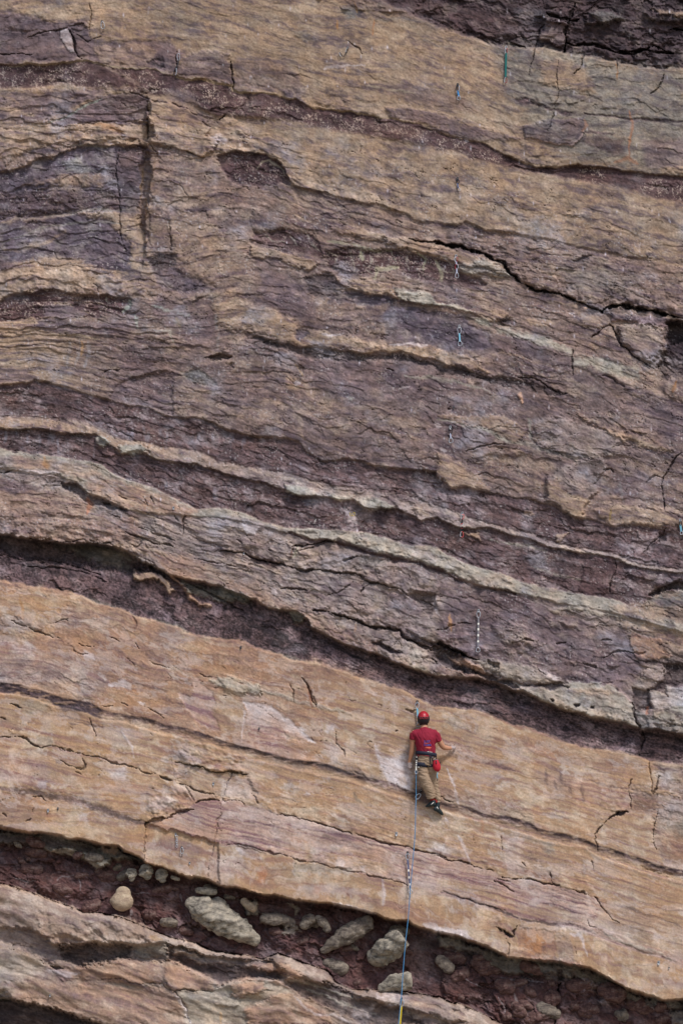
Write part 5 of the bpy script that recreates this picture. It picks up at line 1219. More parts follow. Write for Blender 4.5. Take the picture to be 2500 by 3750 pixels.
def stone_mat(name, c1, c2, c3):
    m = bpy.data.materials.new(name); t = nodes_of(m); b = t.nodes["Principled BSDF"]
    tcn = t.nodes.new("ShaderNodeTexCoord"); mp = t.nodes.new("ShaderNodeMapping"); mp.inputs["Scale"].default_value = (3, 3, 7)
    n1 = t.nodes.new("ShaderNodeTexNoise"); n1.inputs["Scale"].default_value = 2.2; n1.inputs["Detail"].default_value = 9; n1.inputs["Roughness"].default_value = .7
    n2 = t.nodes.new("ShaderNodeTexNoise"); n2.inputs["Scale"].default_value = 26; n2.inputs["Detail"].default_value = 8; n2.inputs["Roughness"].default_value = .75
    cr = t.nodes.new("ShaderNodeValToRGB"); e = cr.color_ramp.elements
    e[0].position = .36; e[0].color = (*lin(c2), 1); e[1].position = .66; e[1].color = (*lin(c3), 1)
    k = e.new(.5); k.color = (*lin(c1), 1)
    mr_ = t.nodes.new("ShaderNodeMapRange"); mr_.inputs["From Min"].default_value = .3; mr_.inputs["From Max"].default_value = .7; mr_.inputs["To Min"].default_value = .7; mr_.inputs["To Max"].default_value = 1.25
    sc = t.nodes.new("ShaderNodeVectorMath"); sc.operation = 'SCALE'
    bn = t.nodes.new("ShaderNodeBump"); bn.inputs["Distance"].default_value = .02; bn.inputs["Strength"].default_value = .7
    lk = t.links.new
    lk(tcn.outputs["Object"], mp.inputs[0]); lk(mp.outputs[0], n1.inputs["Vector"]); lk(tcn.outputs["Object"], n2.inputs["Vector"])
    lk(n1.outputs["Fac"], cr.inputs[0]); lk(cr.outputs[0], sc.inputs[0]); lk(n2.outputs["Fac"], mr_.inputs["Value"]); lk(mr_.outputs[0], sc.inputs["Scale"])
    lk(sc.outputs[0], b.inputs["Base Color"]); lk(n2.outputs["Fac"], bn.inputs["Height"]); lk(bn.outputs[0], b.inputs["Normal"])
    b.inputs["Roughness"].default_value = .9; b.inputs["Specular IOR Level"].default_value = .2
    return m
SM1 = stone_mat("pale_boulder", (152, 144, 132), (98, 91, 84), (184, 172, 154))
SM2 = stone_mat("tan_boulder", (176, 156, 134), (146, 126, 110), (190, 174, 150))
SM3 = stone_mat("grey_boulder", (124, 114, 104), (82, 72, 70), (152, 140, 127))
SM4 = stone_mat("mudstone_lump", (104, 78, 74), (70, 52, 53), (132, 114, 108))

def put(name, verts, faces, m, parent=None, smooth=True):
    me_ = bpy.data.meshes.new(name)
    o0 = parent.matrix_world.translation.copy() if parent is not None else Vector((0, 0, 0))
    me_.from_pydata([tuple(Vector(v) - o0) for v in verts], [], faces)
    if smooth: me_.polygons.foreach_set("use_smooth", [True] * len(me_.polygons))
    me_.materials.append(m); me_.update()
    o = bpy.data.objects.new(name, me_); COLL.objects.link(o)
    if parent is not None: o.parent = parent
    return o

def thing(name, label, cat, loc, group=None):
    o = bpy.data.objects.new(name, None); COLL.objects.link(o)
    o.location = loc; o.empty_display_size = .05
    o['label'] = label; o['category'] = cat
    if group: o['group'] = group
    bpy.context.view_layer.update()
    return o

def tube_geo(pts, rad, n=8, closed=False, ell=None, capk=True):
    """tube along pts; rad scalar or list; ell = list of depth radii (ring is elliptic: sideways rad, in depth ell)"""
    pts = [Vector(p) for p in pts]; N = len(pts)
    rad = [rad] * N if np.isscalar(rad) else rad
    vs = []; fs = []
    yv = Vector((0, -1, 0.17)).normalized()
    for i in range(N):
        if closed: t = pts[(i + 1) % N] - pts[i - 1]
        else: t = pts[min(i + 1, N - 1)] - pts[max(i - 1, 0)]
        t.normalize()
        s = t.cross(yv)
        if s.length < .2: s = t.cross(Vector((1, 0, 0)))
        s.normalize(); u = s.cross(t).normalized()
        e = rad[i] if ell is None else ell[i]
        for k in range(n):
            a = 2 * math.pi * k / n
            vs.append(pts[i] + s * (rad[i] * math.cos(a)) + u * (e * math.sin(a)))
    M_ = N if closed else N - 1
    for i in range(M_):
        j = (i + 1) % N
        for k in range(n):
            fs.append((i * n + k, i * n + (k + 1) % n, j * n + (k + 1) % n, j * n + k))
    if not closed and capk:
        fs.append(tuple(range(n - 1, -1, -1))); fs.append(tuple((N - 1) * n + k for k in range(n)))
    return vs, fs

def merge(parts):
    V = []; F = []
    for v, f in parts:
        o = len(V); V += list(v); F += [tuple(i + o for i in q) for q in f]
    return V, F

def ball_geo(c, r, n=16, m=10, rot=None):
    c = Vector(c); vs = []; fs = []
    for i in range(m + 1):
        th = math.pi * i / m
        for k in range(n):
            a = 2 * math.pi * k / n
            v = Vector((r[0] * math.sin(th) * math.cos(a), r[1] * math.sin(th) * math.sin(a), r[2] * math.cos(th)))
            if rot is not None: v = rot @ v
            vs.append(c + v)
    for i in range(m):
        for k in range(n):
            fs.append((i * n + k, (i + 1) * n + k, (i + 1) * n + (k + 1) % n, i * n + (k + 1) % n))
    return vs, fs

def tube(name, pts, rad, m, parent=None, **k):
    v, f = tube_geo(pts, rad, **k); return put(name, v, f, m, parent)

def smooth_path(pts, n=6):
    """Catmull-Rom through (x, y, d, ...) tuples"""
    a = np.array(pts, float); out = []
    P_ = np.vstack([2 * a[0] - a[1], a, 2 * a[-1] - a[-2]])
    for i in range(1, len(P_) - 2):
        for t in np.linspace(0, 1, n, endpoint=False):
            p0, p1, p2, p3 = P_[i - 1], P_[i], P_[i + 1], P_[i + 2]
            out.append(.5 * ((2 * p1) + (-p0 + p2) * t + (2 * p0 - 5 * p1 + 4 * p2 - p3) * t * t + (-p0 + 3 * p1 - 3 * p2 + p3) * t ** 3))
    out.append(a[-1]); return out

# ---------------------------------------------------------------- boulders locked in the mudstone
def boulder(label, path, m, d=0.0, flat=1.0, seed=0, sub=None, name="boulder", cut=None, amp=1.0):
    """lumpy stone along a path of (image px x, y, radius px) tuples"""
    pts = []
    for q in path:
        x, y, r = q[:3]; pts.append((x, y, r, q[3] if len(q) > 3 else d))
    if len(pts) == 1:
        x, y, r, q = pts[0]; pts = [(x - 1, y, r * 1.0, q), (x + 1, y, r * 1.0, q)]
    n = 56
    sp = smooth_path([(p[0], p[1], p[2], p[3]) for p in pts], 14)
    C0 = P(sp[len(sp) // 2][0], sp[len(sp) // 2][1], sp[len(sp) // 2][3])
    # rounded ends
    e0, e1 = sp[0], sp[-1]
    def endcap(e, nb, sgn):
        dirv = np.array([e[0] - nb[0], e[1] - nb[1]]); dirv /= max(np.linalg.norm(dirv), 1e-6)
        res = []
        for a in np.linspace(0, math.pi / 2, 7)[1:]:
            res.append((e[0] + dirv[0] * e[2] * math.sin(a) * (cut if (cut and sgn > 0) else 1), e[1] + dirv[1] * e[2] * math.sin(a) * (cut if (cut and sgn > 0) else 1), max(e[2] * math.cos(a), .6), e[3]))
        return res
    full = endcap(e0, sp[1], -1)[::-1] + [tuple(v) for v in sp] + endcap(e1, sp[-2], 1)
    W3 = [P(v[0], v[1], v[3]) for v in full]; rr_ = [v[2] * MPP for v in full]
    v, f = tube_geo(W3, rr_, n=n, ell=[r * flat for r in rr_])
    A = np.array([list(q) for q in v]); c = np.array(C0)
    q = (A - c)
    s = seed * 3.1
    qx = q[:, 0] + .7 * q[:, 1]; qz = q[:, 2] - .4 * q[:, 1]
    rm_ = max(.05, float(np.mean(rr_)) * 1.3)
    ce = cells(qx / rm_ + seed * 1.7, qz / (rm_ * .8) + seed * .9, seed + 2)
    k = .5 * (ce[1] - .5) + .9 * (ce[2] - .5) * ce[3] + .9 * (ce[5] - .5) * ce[4] - .25 * (1 - sm(.02, .12, ce[0])) + .5 * (fbm(q[:, 0] / .16 + s, q[:, 2] / .12 + q[:, 1] * 3, 4, seed + 3) + fbm(q[:, 1] / .15 + s, q[:, 2] / .15 + q[:, 0] * 2, 4, seed + 9))
    rmean = float(np.mean(rr_))
    ctr = np.array([list(w) for w in W3]).repeat(n, axis=0)
    A = ctr + (A - ctr) * np.clip(1 + .40 * amp * k, .5, 1.4)[:, None]
    th = thing(name, label, 'boulder', C0, 'pale boulders lodged in the mudstone')
    o = put('rock', [tuple(x) for x in A], f, m, th)
    return th
def E(t, x, y):
    ox = {1: 0, 2: 800, 3: 1600}[t]; return ox + x * KT, 2950 + y * KT
def Eb(t, *tr):
    return [(*E(t, x, y), r * KT, *rest) for (x, y, r, *rest) in tr]
boulder("pale tan egg-shaped boulder standing alone in the left of the dark mudstone", Eb(1, (786, 562, 48), (783, 582, 62), (781, 604, 72)), SM2, d=-.24, flat=.7, seed=1, amp=.3)
boulder("long pale green-grey boulder sloping down to the right behind the crack", Eb(1, (1225, 625, 44, -.24), (1300, 670, 88, -.22), (1430, 735, 96, -.22), (1540, 800, 70, -.24), (1620, 860, 40, -.3)), SM1, flat=.8, seed=2)
boulder("stubby pale boulder with a round broken end behind the blue rope", Eb(2, (1010, 960, 66, -.34), (1080, 910, 82, -.2), (1168, 850, 66, -.02)), SM1, flat=1.0, seed=3, cut=.25)
boulder("greenish grey log-shaped boulder leaning up to the right under the slab", Eb(2, (670, 925, 22, -.34), (760, 860, 46, -.26), (860, 800, 60, -.22), (940, 745, 50, -.26)), SM3, flat=.8, seed=4)
boulder("pale wedge-shaped boulder lying on the bottom ledge behind the rope", Eb(2, (1040, 1165, 26, -.1), (1120, 1130, 48, -.06), (1215, 1125, 62, -.04)), SM1, flat=.8, seed=5, cut=.35)
for k_, (lab, x, y, rx, ry) in enumerate([
    ("small grey-green stone, left end of the row under the slab edge", 838, 456, 33, 30),
    ("squarish pale stone, second and largest in the row under the slab edge", 935, 440, 46, 40),
    ("pale tapering stone, third in the row under the slab edge", 1036, 462, 36, 34)]):
    boulder(lab, Eb(1, (x - 6, y - 26, ry * 1.05, -.20), (x, y - 4, rx * .95, -.19), (x + 4, y + 12, ry * .6, -.19)), SM1, flat=.8, seed=10 + k_, amp=1.5)
boulder("thin pale stone at the right end of the row under the slab edge", Eb(1, (1100, 458, 12, -.2), (1135, 470, 15, -.2)), SM1, flat=.8, seed=14)
boulder("low flat grey-green stone squeezed under the slab just above the long boulder", Eb(1, (1265, 540, 20, -.2), (1310, 545, 25, -.2), (1370, 552, 18, -.2)), SM1, flat=.8, seed=15)
boulder("pale ragged stone beside the dark gap, near the top left of the hollow", Eb(2, (165, 610, 24, -.22), (215, 655, 30, -.22)), SM2, flat=.7, seed=16)
boulder("wide greenish stone lying in the middle of the mudstone", Eb(2, (290, 720, 28, -.24), (360, 725, 36, -.22), (430, 730, 26, -.24)), SM3, flat=.7, seed=17)
boulder("knobbly grey stone above the deep dark pocket", Eb(2, (545, 760, 30, -.22), (590, 725, 32, -.22)), SM3, flat=.8, seed=18)
boulder("narrow grey stone sloping right beside the knobbly one", Eb(2, (635, 715, 18, -.2), (670, 750, 30, -.2), (695, 790, 22, -.2)), SM3, flat=.8, seed=19)
boulder("mottled pale stone stuck in mudstone to the right of the rope", Eb(2, (1415, 985, 34, -.3), (1465, 1035, 40, -.3)), SM3, flat=.6, seed=20)

rb = np.random.RandomState(21)
SECT = [(430, "left of the egg-shaped boulder"), (700, "between the egg-shaped and the long boulder"), (950, "along the long pale boulder"), (1180, "between the long boulder and the leaning log-shaped one"),
        (1500, "between the leaning log-shaped boulder and the rope"), (1950, "just right of the blue rope"), (9999, "at the right end of the hollow")]
ORD = ["first", "second", "third", "fourth", "fifth", "sixth", "seventh", "eighth", "ninth", "tenth", "eleventh", "twelfth", "thirteenth", "fourteenth"]
spots = []
for i in range(900):
    if len(spots) >= 66: break
    x = rb.uniform(15, 2490)
    y0_, y1_ = float(np.interp(x, LW[:, 0], LW[:, 1])), float(np.interp(x, LY[:, 0], LY[:, 1]))
    y1_ = min(y1_, 3760)
    if y1_ - y0_ < 50: continue
    y = y0_ + 24 + (y1_ - y0_ - 34) * rb.rand() ** 1.2
    r = rb.uniform(8, 26) * (1.25 if x > 1500 else 1)
    if y + r > y1_ - 4: continue
    if any((x - q[0]) ** 2 + (y - q[1]) ** 2 < (.75 * (r + q[2])) ** 2 for q in spots): continue
    if sum(1 for q in spots if [k for k, t in enumerate(SECT) if q[0] < t[0]][0] == [k for k, t in enumerate(SECT) if x < t[0]][0]) >= 13: continue
    spots.append((x, y, r))
spots.sort()
cnt = {}
for k_, (x, y, r) in enumerate(spots):
    sec = next(t[1] for t in SECT if x < t[0]); cnt[sec] = cnt.get(sec, 0) + 1
    a = rb.uniform(-.5, .8); l = r * rb.uniform(.3, 1.5)
    dq = depth_at(x, y) - r * MPP * rb.uniform(.15, .5)
    pale = rb.rand() < (.35 if x < 1500 else .1)
    b_ = boulder("%s %s stone from the left, %s" % (ORD[cnt[sec] - 1], "grey" if pale else "red-brown", sec), [(x - l * math.cos(a), y - l * math.sin(a), r * rb.uniform(.7, 1), dq), (x, y, r * 1.05, dq), (x + l * math.cos(a), y + l * math.sin(a), r * rb.uniform(.5, 1), dq)], SM3 if pale else SM4, flat=.9, seed=30 + k_, name='stone')
    b_['group'] = 'small stones bedded in the mudstone'; b_['category'] = 'stone'

# ---------------------------------------------------------------- climbing gear
def loop_pts(c, w, h, ang=0.0, n=26, shape='d', d=0.0):
    """closed outline of a carabiner hanging in the plane of the wall; c in image pixels, w/h too"""
    out = []
    for i in range(n):
        a = 2 * math.pi * i / n
        x = math.cos(a); y = math.sin(a)
        x = math.copysign(abs(x) ** .8, x); y = math.copysign(abs(y) ** .8, y)
        ww = w / 2 * (1 + (.22 * y if shape == 'd' else (-.22 * y if shape == 'u' else 0)))
        px, py = x * ww, y * h / 2
        ca, sa = math.cos(ang), math.sin(ang)
        out.append(P(c[0] + px * ca - py * sa, c[1] + px * sa + py * ca, d))
    return out

def carabiner(parent, c, w, h, m, gm, ang=0.0, shape='d', d=0.0, r=.0055, side=-1):
    pts = loop_pts(c, w, h, ang, d=d, shape=shape)
    cb = tube('carabiner', pts, r, m, parent, n=8, closed=True)
    n = len(pts)
    ii = [i for i in range(n) if (math.cos(2 * math.pi * i / n) * side > .35)]
    ii = sorted(ii, key=lambda i: math.sin(2 * math.pi * i / n))
    gp = [pts[i] + Vector((0, -.002, 0)) for i in ii]
    g = tube('gate', gp, r * 1.25, gm, None, n=8)
    g.data.transform(Matrix.Translation(-parent.matrix_world.translation)); g.parent = cb
    return cb

def hanger(px, py, label, size=7, m='zinc'):
    d = depth_at(px, py)
    th = thing('bolt_hanger', label, 'bolt', P(px, py, d), 'bolt hangers in the rock')
    s = size
    v = []
    for dd_ in (0.0, .006):
        for a, b in ((-.5, -.9), (.5, -.9), (.6, 0), (.35, 1), (-.35, 1), (-.6, 0)):
            v.append(P(px + a * s, py + b * s, d + .004 + dd_ + (.012 if b > .5 else 0)))
    f = [(0, 1, 2, 3, 4, 5)[::-1], (6, 7, 8, 9, 10, 11)] + [(i, (i + 1) % 6, 6 + (i + 1) % 6, 6 + i) for i in range(6)]
    put('plate', v, f, M[m], th, smooth=False)
    bv, bf = tube_geo([P(px, py - s * .35, d - .01), P(px, py - s * .35, d + .022)], [.008, .008], n=6)
    put('bolt', bv, bf, M['dark'] if m != 'dark' else M['zinc'], th, smooth=False)
    return d

def sling(parent, a, b, w, m, d0, d1, n=10, bands=None, name='sling', bow=0.0, t=.004):
    """flat sewn webbing from a to b; bands = [(t0, t1, material)] are stitched bars"""
    def geo(t0, t1, ww, tk, k=n):
        L0 = []; L1 = []
        for i in range(k + 1):
            u = t0 + (t1 - t0) * i / k
            x = a[0] + (b[0] - a[0]) * u + bow * math.sin(math.pi * u); y = a[1] + (b[1] - a[1]) * u
            dq = d0 + (d1 - d0) * u
            wv = ww / 2
            L0 += [P(x - wv, y, dq + tk), P(x + wv, y, dq + tk), P(x + wv, y, dq - tk), P(x - wv, y, dq - tk)]
        f = []
        for i in range(k):
            for j in range(4):
                f.append((i * 4 + j, i * 4 + (j + 1) % 4, i * 4 + 4 + (j + 1) % 4, i * 4 + 4 + j))
        f += [(3, 2, 1, 0), (k * 4, k * 4 + 1, k * 4 + 2, k * 4 + 3)]
        return L0, f
    v, f = geo(0, 1, w, t)
    o = put(name, v, f, M[m], parent, smooth=False)
    if bands:
        for t0, t1, bm in bands:
            v, f = geo(t0, t1, w * 1.12, t * 1.5, 2)
            q = put('stitching', v, f, M[bm], None, smooth=False)
            q.data.transform(Matrix.Translation(-parent.matrix_world.translation)); q.parent = o
    return o

QG = 'quickdraws hanging on the wall'
def quickdraw(label, top, bot, m, cm='steel', gm='steel', cm2=None, gm2=None, bw=12, bh=22, sw=5, bands=None, hang=True, side=1, side2=1, a1=0.0, a2=0.0, hl=None, hm='zinc', dd=.03, bow=0, bh2=None, r=.0055, shape1='u'):
    d = depth_at(*top) if hang is True else hang
    if hl: hanger(top[0], top[1] - 3, hl, m=hm)
    db = max(depth_at(*bot), d - .05)
    th = thing('quickdraw', label, 'quickdraw', P(top[0], top[1], d + dd), QG)
    bh2 = bh2 or bh
    c1 = (top[0], top[1] + bh / 2); c2 = (bot[0], bot[1] - bh2 / 2)
    carabiner(th, c1, bw, bh, M[cm], M[gm], ang=a1, d=d + dd, side=side, shape=shape1, r=r)
    sling(th, (top[0], top[1] + bh - 3), (bot[0], bot[1] - bh2 + 3), sw, m, d + dd, db + dd, bands=bands, bow=bow)
    carabiner(th, c2, bw, bh2, M[cm2 or cm], M[gm2 or gm], ang=a2, d=db + dd, side=side2, r=r)
    return th

# single carabiner top left
d_ = depth_at(376, 90)
hanger(374, 78, "small bolt at the top left holding a lone silver carabiner", 5, 'dark')
th = thing('carabiner', "lone silver carabiner hanging from a bolt at the top left of the wall", 'carabiner', P(376, 80, d_ + .03))
_p = loop_pts((377, 92), 12, 26, -.12, d=d_ + .03)
tube('body', _p, .0055, M['steel'], th, closed=True)
tube('gate', [_p[i] for i in (0, 1, 2, 3, 24, 25)][0:4], .007, M['zinc'], th)
quickdraw("dark slim quickdraw with a silver gate hanging in the crack near the top left", (654, 196), (642, 276), 'black', 'steel', 'zinc', 'dark', 'steel', bw=9, bh=27, sw=4, a2=.15, bow=3)
# fixed draw curling below two points
d_ = depth_at(1262, 195)
th = thing('quickdraw', "dark wire draw curled into a hook shape on pale tan rock near the top", 'quickdraw', P(1262, 190, d_ + .03), QG)
sp_ = smooth_path([(1272, 176, d_ + .03), (1268, 190, d_ + .035), (1264, 200, d_ + .035), (1256, 206, d_ + .03), (1250, 202, d_ + .03), (1244, 194, d_ + .02)], 5)
tube('sling', [P(*q) for q in sp_], .005, M['dark'], th)
carabiner(th, (1270, 184), 7, 20, M['dark'], M['steel'], ang=.35, d=d_ + .04, r=.004)
carabiner(th, (1247, 199), 7, 16, M['dark'], M['steel'], ang=-.5, d=d_ + .04, r=.004)
hanger(1274, 174, "small bolt at the top of the hook-shaped draw", 4)
quickdraw("long teal quickdraw below the dark roof at the top right", (1852, 177), (1850, 303), 'teal', 'redm', 'steel', bw=9, bh=18, sw=7, hl="bolt above the long teal quickdraw", bh2=19, side=-1, side2=-1, r=.005)
quickdraw("short bright blue quickdraw below and left of the teal one", (1675, 314), (1679, 366), 'blue', 'dark', 'steel', 'steel', 'zinc', bw=11, bh=20, sw=6, bh2=16, hl="bolt above the short bright blue quickdraw", hm='dark')
quickdraw("dark blue-grey quickdraw hanging on tan rock, third from the top of the line", (1674, 658), (1677, 700), 'slate', 'dark', 'dark', 'dark', 'steel', bw=11, bh=16, sw=5, hl="dark bolt above the blue-grey quickdraw", hm='dark', bh2=13)
# doubled red draw
def double_draw(label, pts_, m, cm, gm, hl, bw=11, last='steel'):
    d = depth_at(*pts_[0]); db = depth_at(*pts_[-1]); n = len(pts_)
    hanger(pts_[0][0], pts_[0][1] - 4, hl)
    th = thing('quickdraw', label, 'quickdraw', P(pts_[0][0], pts_[0][1], d + .04), QG)
    dq = max(d, db) + .035
    hs = 17
    for i, (x, y) in enumerate(pts_):
        c_m = M[cm] if i < n - 1 else M[last]
        carabiner(th, (x, y + (hs / 2 if i == 0 else 0)), bw, hs if i < n - 1 else 20, c_m, M[gm], d=dq, side=-1 if i % 2 == 0 else 1, shape='u' if i == 0 else 'd')
    for i in range(n - 1):
        x0, y0 = pts_[i]; x1, y1 = pts_[i + 1]
        sling(th, (x0, y0 + (hs - 3 if i == 0 else 6)), (x1, y1 - 7), 5, m, dq, dq)
    return th
double_draw("red quickdraw doubled with an extra carabiner, hung beside the long dark crack", [(1669, 942), (1671, 976), (1672, 1008)], 'lilac', 'redm', 'steel', "bolt at the top of the red doubled quickdraw by the crack")
quickdraw("light blue quickdraw with white carabiners on the purple block", (1681, 1199), (1683, 1267), 'cyan', 'steel', 'steel', bw=13, bh=24, bh2=19, sw=5.5, hl="bolt above the light blue quickdraw on the purple block")
quickdraw("short quickdraw with a black top carabiner and a white lower one, middle of the wall", (1648, 1568), (1650, 1622), 'lilac', 'dark', 'dark', 'steel', 'steel', bw=13, bh=22, bh2=19, sw=4, hl="bolt above the black and white quickdraw in the middle of the wall")
double_draw("red and black three-carabiner quickdraw over the maroon shale", [(1692, 1884), (1691, 1926), (1690, 1957)], 'black', 'redl', 'steel', "bolt at the top of the red and black quickdraw", last='redl')
hanger(1660, 1492, "bare bolt in a dark pock above the black and white quickdraw", 5, 'dark')
bars = [(.19, .25, 'white'), (.36, .43, 'white'), (.55, .62, 'white'), (.75, .81, 'white')]
quickdraw("long grey quickdraw with four white stitched bars on the purple rock above the climber", (1751, 2240), (1749, 2388), 'grey', 'steel', 'steel', bw=13, bh=22, sw=5.5, bands=bars, bh2=17, hl="bolt above the long grey barred quickdraw")
quickdraw("light blue quickdraw directly above the climber's helmet", (1527, 2574), (1531, 2662), 'cyan', 'steel', 'steel', bw=13, bh=21, bh2=16, sw=6, hl="dark bolt above the climber's helmet", hm='dark', dd=.05)
dlow = .16
quickdraw("long grey quickdraw with three white bars, clipped to the rope below the climber", (1492, 3127), (1501, 3273), 'slate', 'steel', 'steel', bw=13, bh=22, bh2=19, sw=5.5, bands=[(.34, .41, 'white'), (.57, .64, 'white'), (.80, .87, 'white')], side=-1, a2=-.5, hl="bolt above the grey quickdraw below the climber", hm='dark', dd=.05)
quickdraw("quickdraw with a long yellow sling at the bottom edge of the photo beside the rope", (1470, 3662), (1464, 3776), 'yellow', 'steel', 'steel', bw=15, bh=24, bh2=20, sw=6, hl="dark bolt above the yellow quickdraw at the bottom", hm='dark', dd=.05)
quickdraw("short pale blue quickdraw at the right edge of the photo", (2489, 1909), (2493, 1958), 'cyan', 'dark', 'dark', 'steel', 'steel', bw=9, bh=14, bh2=14, sw=7, hl="bolt above the quickdraw at the right edge")

# chain anchor on the lower left
d_ = depth_at(648, 3070) + .03
hanger(644, 3056, "bolt holding the short steel chain on the lower left slab", 6, 'zinc')
th = thing('chain', "short steel chain hanging from a bolt on the lower left slab", 'chain', P(646, 3060, d_))
for i in range(5):
    _q = loop_pts((648, 3065 + i * 8.2), 7 if i % 2 == 0 else 3.2, 11, 0, n=14, shape='o', d=d_)
    tube('link', _q, .0042, M['steel'], th, closed=True, n=6)
d_ = depth_at(666, 3110) + .03
hanger(666, 3103, "bolt holding the lone carabiner to the right of the steel chain", 5, 'dark')
th = thing('carabiner', "steel locking carabiner hanging just right of and below the chain", 'carabiner', P(666, 3104, d_))
_p = loop_pts((667, 3115), 10, 22, 0, d=d_)
tube('body', _p, .0055, M['steel'], th, closed=True); tube('gate', [_p[i] for i in (1, 0, 25, 24)], .0075, M['steel'], th)
tube('pin', [P(667, 3125, d_), P(667, 3140, d_ - .01)], .004, M['dark'], th)

for x, y, lab, s_, m_ in (
    (177, 2968, "grey bolt on the orange slab low at the left", 7, 'zinc'), (213, 2961, "smaller bolt just right of the grey one on the left orange slab", 5, 'dark'),
    (636, 1860, "bright bolt on the orange rock left of the smooth grey bulge", 6, 'zinc'), (882, 2371, "bolt just below the wide dark bed, left of centre", 6, 'dark'),
    (1451, 3054, "silver bolt on the slab left of the rope, below the climber's feet", 8, 'zinc'), (949, 2668, "tiny dark bolt on the pale scar in the middle of the slab", 5, 'dark'),
    (782, 2870, "grey bolt below the short dark overlap left of centre", 6, 'zinc'), (184, 3646, "dark bolt on the orange rock at the lower left corner", 5, 'zinc'),
    (2410, 3526, "silver bolt low on the right of the slab", 8, 'zinc'), (2448, 3544, "small bolt to the right of the silver one, low on the right", 4, 'zinc'),
    (893, 2027, "tiny silver bolt under the smooth grey bulge", 4, 'steel'), (695, 3160, "worn bolt stud on the slab below the chain", 5, 'zinc')):
    hanger(x, y, lab, s_, m_)
# yellow edged bracket and a white peg in the maroon bed
d_ = depth_at(1289, 1883) + .01
th = thing('bracket', "small yellow square bracket fixed in the maroon shale", 'bracket', P(1289, 1883, d_))
def frame_bar(a, b, nm='bar'):
    return tube(nm, [P(*a, d_ + .02), P(*b, d_ + .02)], .0045, M['yellow'], th, n=4)
frame_bar((1281, 1877), (1281, 1889)); frame_bar((1281, 1889), (1298, 1889)); frame_bar((1298, 1889), (1298, 1876)); frame_bar((1289, 1880), (1289, 1889)); frame_bar((1292, 1877), (1298, 1877))
d_ = depth_at(1153, 1909) + .01
th = thing('piton', "thin white metal peg slanting out of the maroon shale", 'piton', P(1153, 1909, d_))
tube('blade', [P(1150, 1916, d_), P(1156, 1903, d_ + .02)], .004, M['white'], th, n=6); tube('eye', loop_pts((1156, 1902), 4, 4, 0, n=10, shape='o', d=d_ + .02), .0015, M['steel'], th, closed=True, n=5)

# ---------------------------------------------------------------- the climber
def Z(x, y): return 1430 + x / 5.114, 2550 + y / 5.114
def ZP(x, y, d): return P(*Z(x, y), d)
BW = 0.06
ctr0 = ZP(665, 1200, .2)
person = thing('person', "climber in a crimson T-shirt and khaki trousers, seen from behind", 'person', ctr0)

def limb(nodes, n=16, k=5):
    """nodes: (zx, zy, depth, r_side, r_depth)"""
    sp = smooth_path(nodes, k)
    return tube_geo([ZP(q[0], q[1], q[2]) for q in sp], [max(q[3], .001) for q in sp], n=n, ell=[max(q[4], .001) for q in sp])

def fused(name, parts, m, voxel=.006, wrinkle=0.0, smooth_it=4, parent=person, wscale=(.05, .03), slot=None):
    """join closed tubes into one continuous skin with a voxel remesh, then add cloth folds"""
    v, f = merge(parts)
    o = put(name, v, f, m, None)
    rmod = o.modifiers.new('r', 'REMESH'); rmod.mode = 'VOXEL'; rmod.voxel_size = voxel; rmod.use_smooth_shade = True
    sm_ = o.modifiers.new('s', 'SMOOTH'); sm_.iterations = smooth_it; sm_.factor = .5
    dg = bpy.context.evaluated_depsgraph_get(); dg.update()
    me2 = bpy.data.meshes.new_from_object(o.evaluated_get(dg))
    o.modifiers.clear(); old = o.data; o.data = me2; bpy.data.meshes.remove(old)
    n = len(me2.vertices); A = np.empty(n * 3, np.float32); me2.vertices.foreach_get('co', A); A = A.reshape(-1, 3)
    if wrinkle:
        N_ = np.empty(n * 3, np.float32); me2.vertices.foreach_get('normal', N_); N_ = N_.reshape(-1, 3)
        rel = A - np.array(ctr0)
        a, b = wscale
        q = fbm((rel[:, 0] + .35 * rel[:, 2]) / a, (rel[:, 2] + .3 * rel[:, 0]) / b, 3, 12)
        q = 1 - np.abs(q) * 2.2
        A = A + N_ * (wrinkle * q)[:, None]
    A = A - np.array(parent.matrix_world.translation)
    me2.vertices.foreach_set('co', A.astype(np.float32).ravel())
    me2.polygons.foreach_set('use_smooth', np.ones(len(me2.polygons), bool))
    me2.name = name; me2.materials.clear(); me2.materials.append(m); me2.update()
    o.parent = parent
    return o

def fingers(base, dirs, ln, r=.0085, curl=.5):
    """five separate fingers; base/dirs in zoom px, with depth"""
    out = []
    for (bx, by, bd), (dx, dy), l, c_ in zip(base, dirs, ln, curl):
        p0 = (bx, by, bd); p1 = (bx + dx * l * .45, by + dy * l * .45, bd + .006); p2 = (bx + dx * l * .8, by + dy * l * .8, bd - .006 - c_ * .012); p3 = (bx + dx * l, by + dy * l, bd - .018 - c_ * .02)
        out.append(limb([(*p0, r * 1.05, r), (*p1, r, r * .95), (*p2, r * .9, r * .85), (*p3, r * .7, r * .7)], n=8, k=3))
    return out

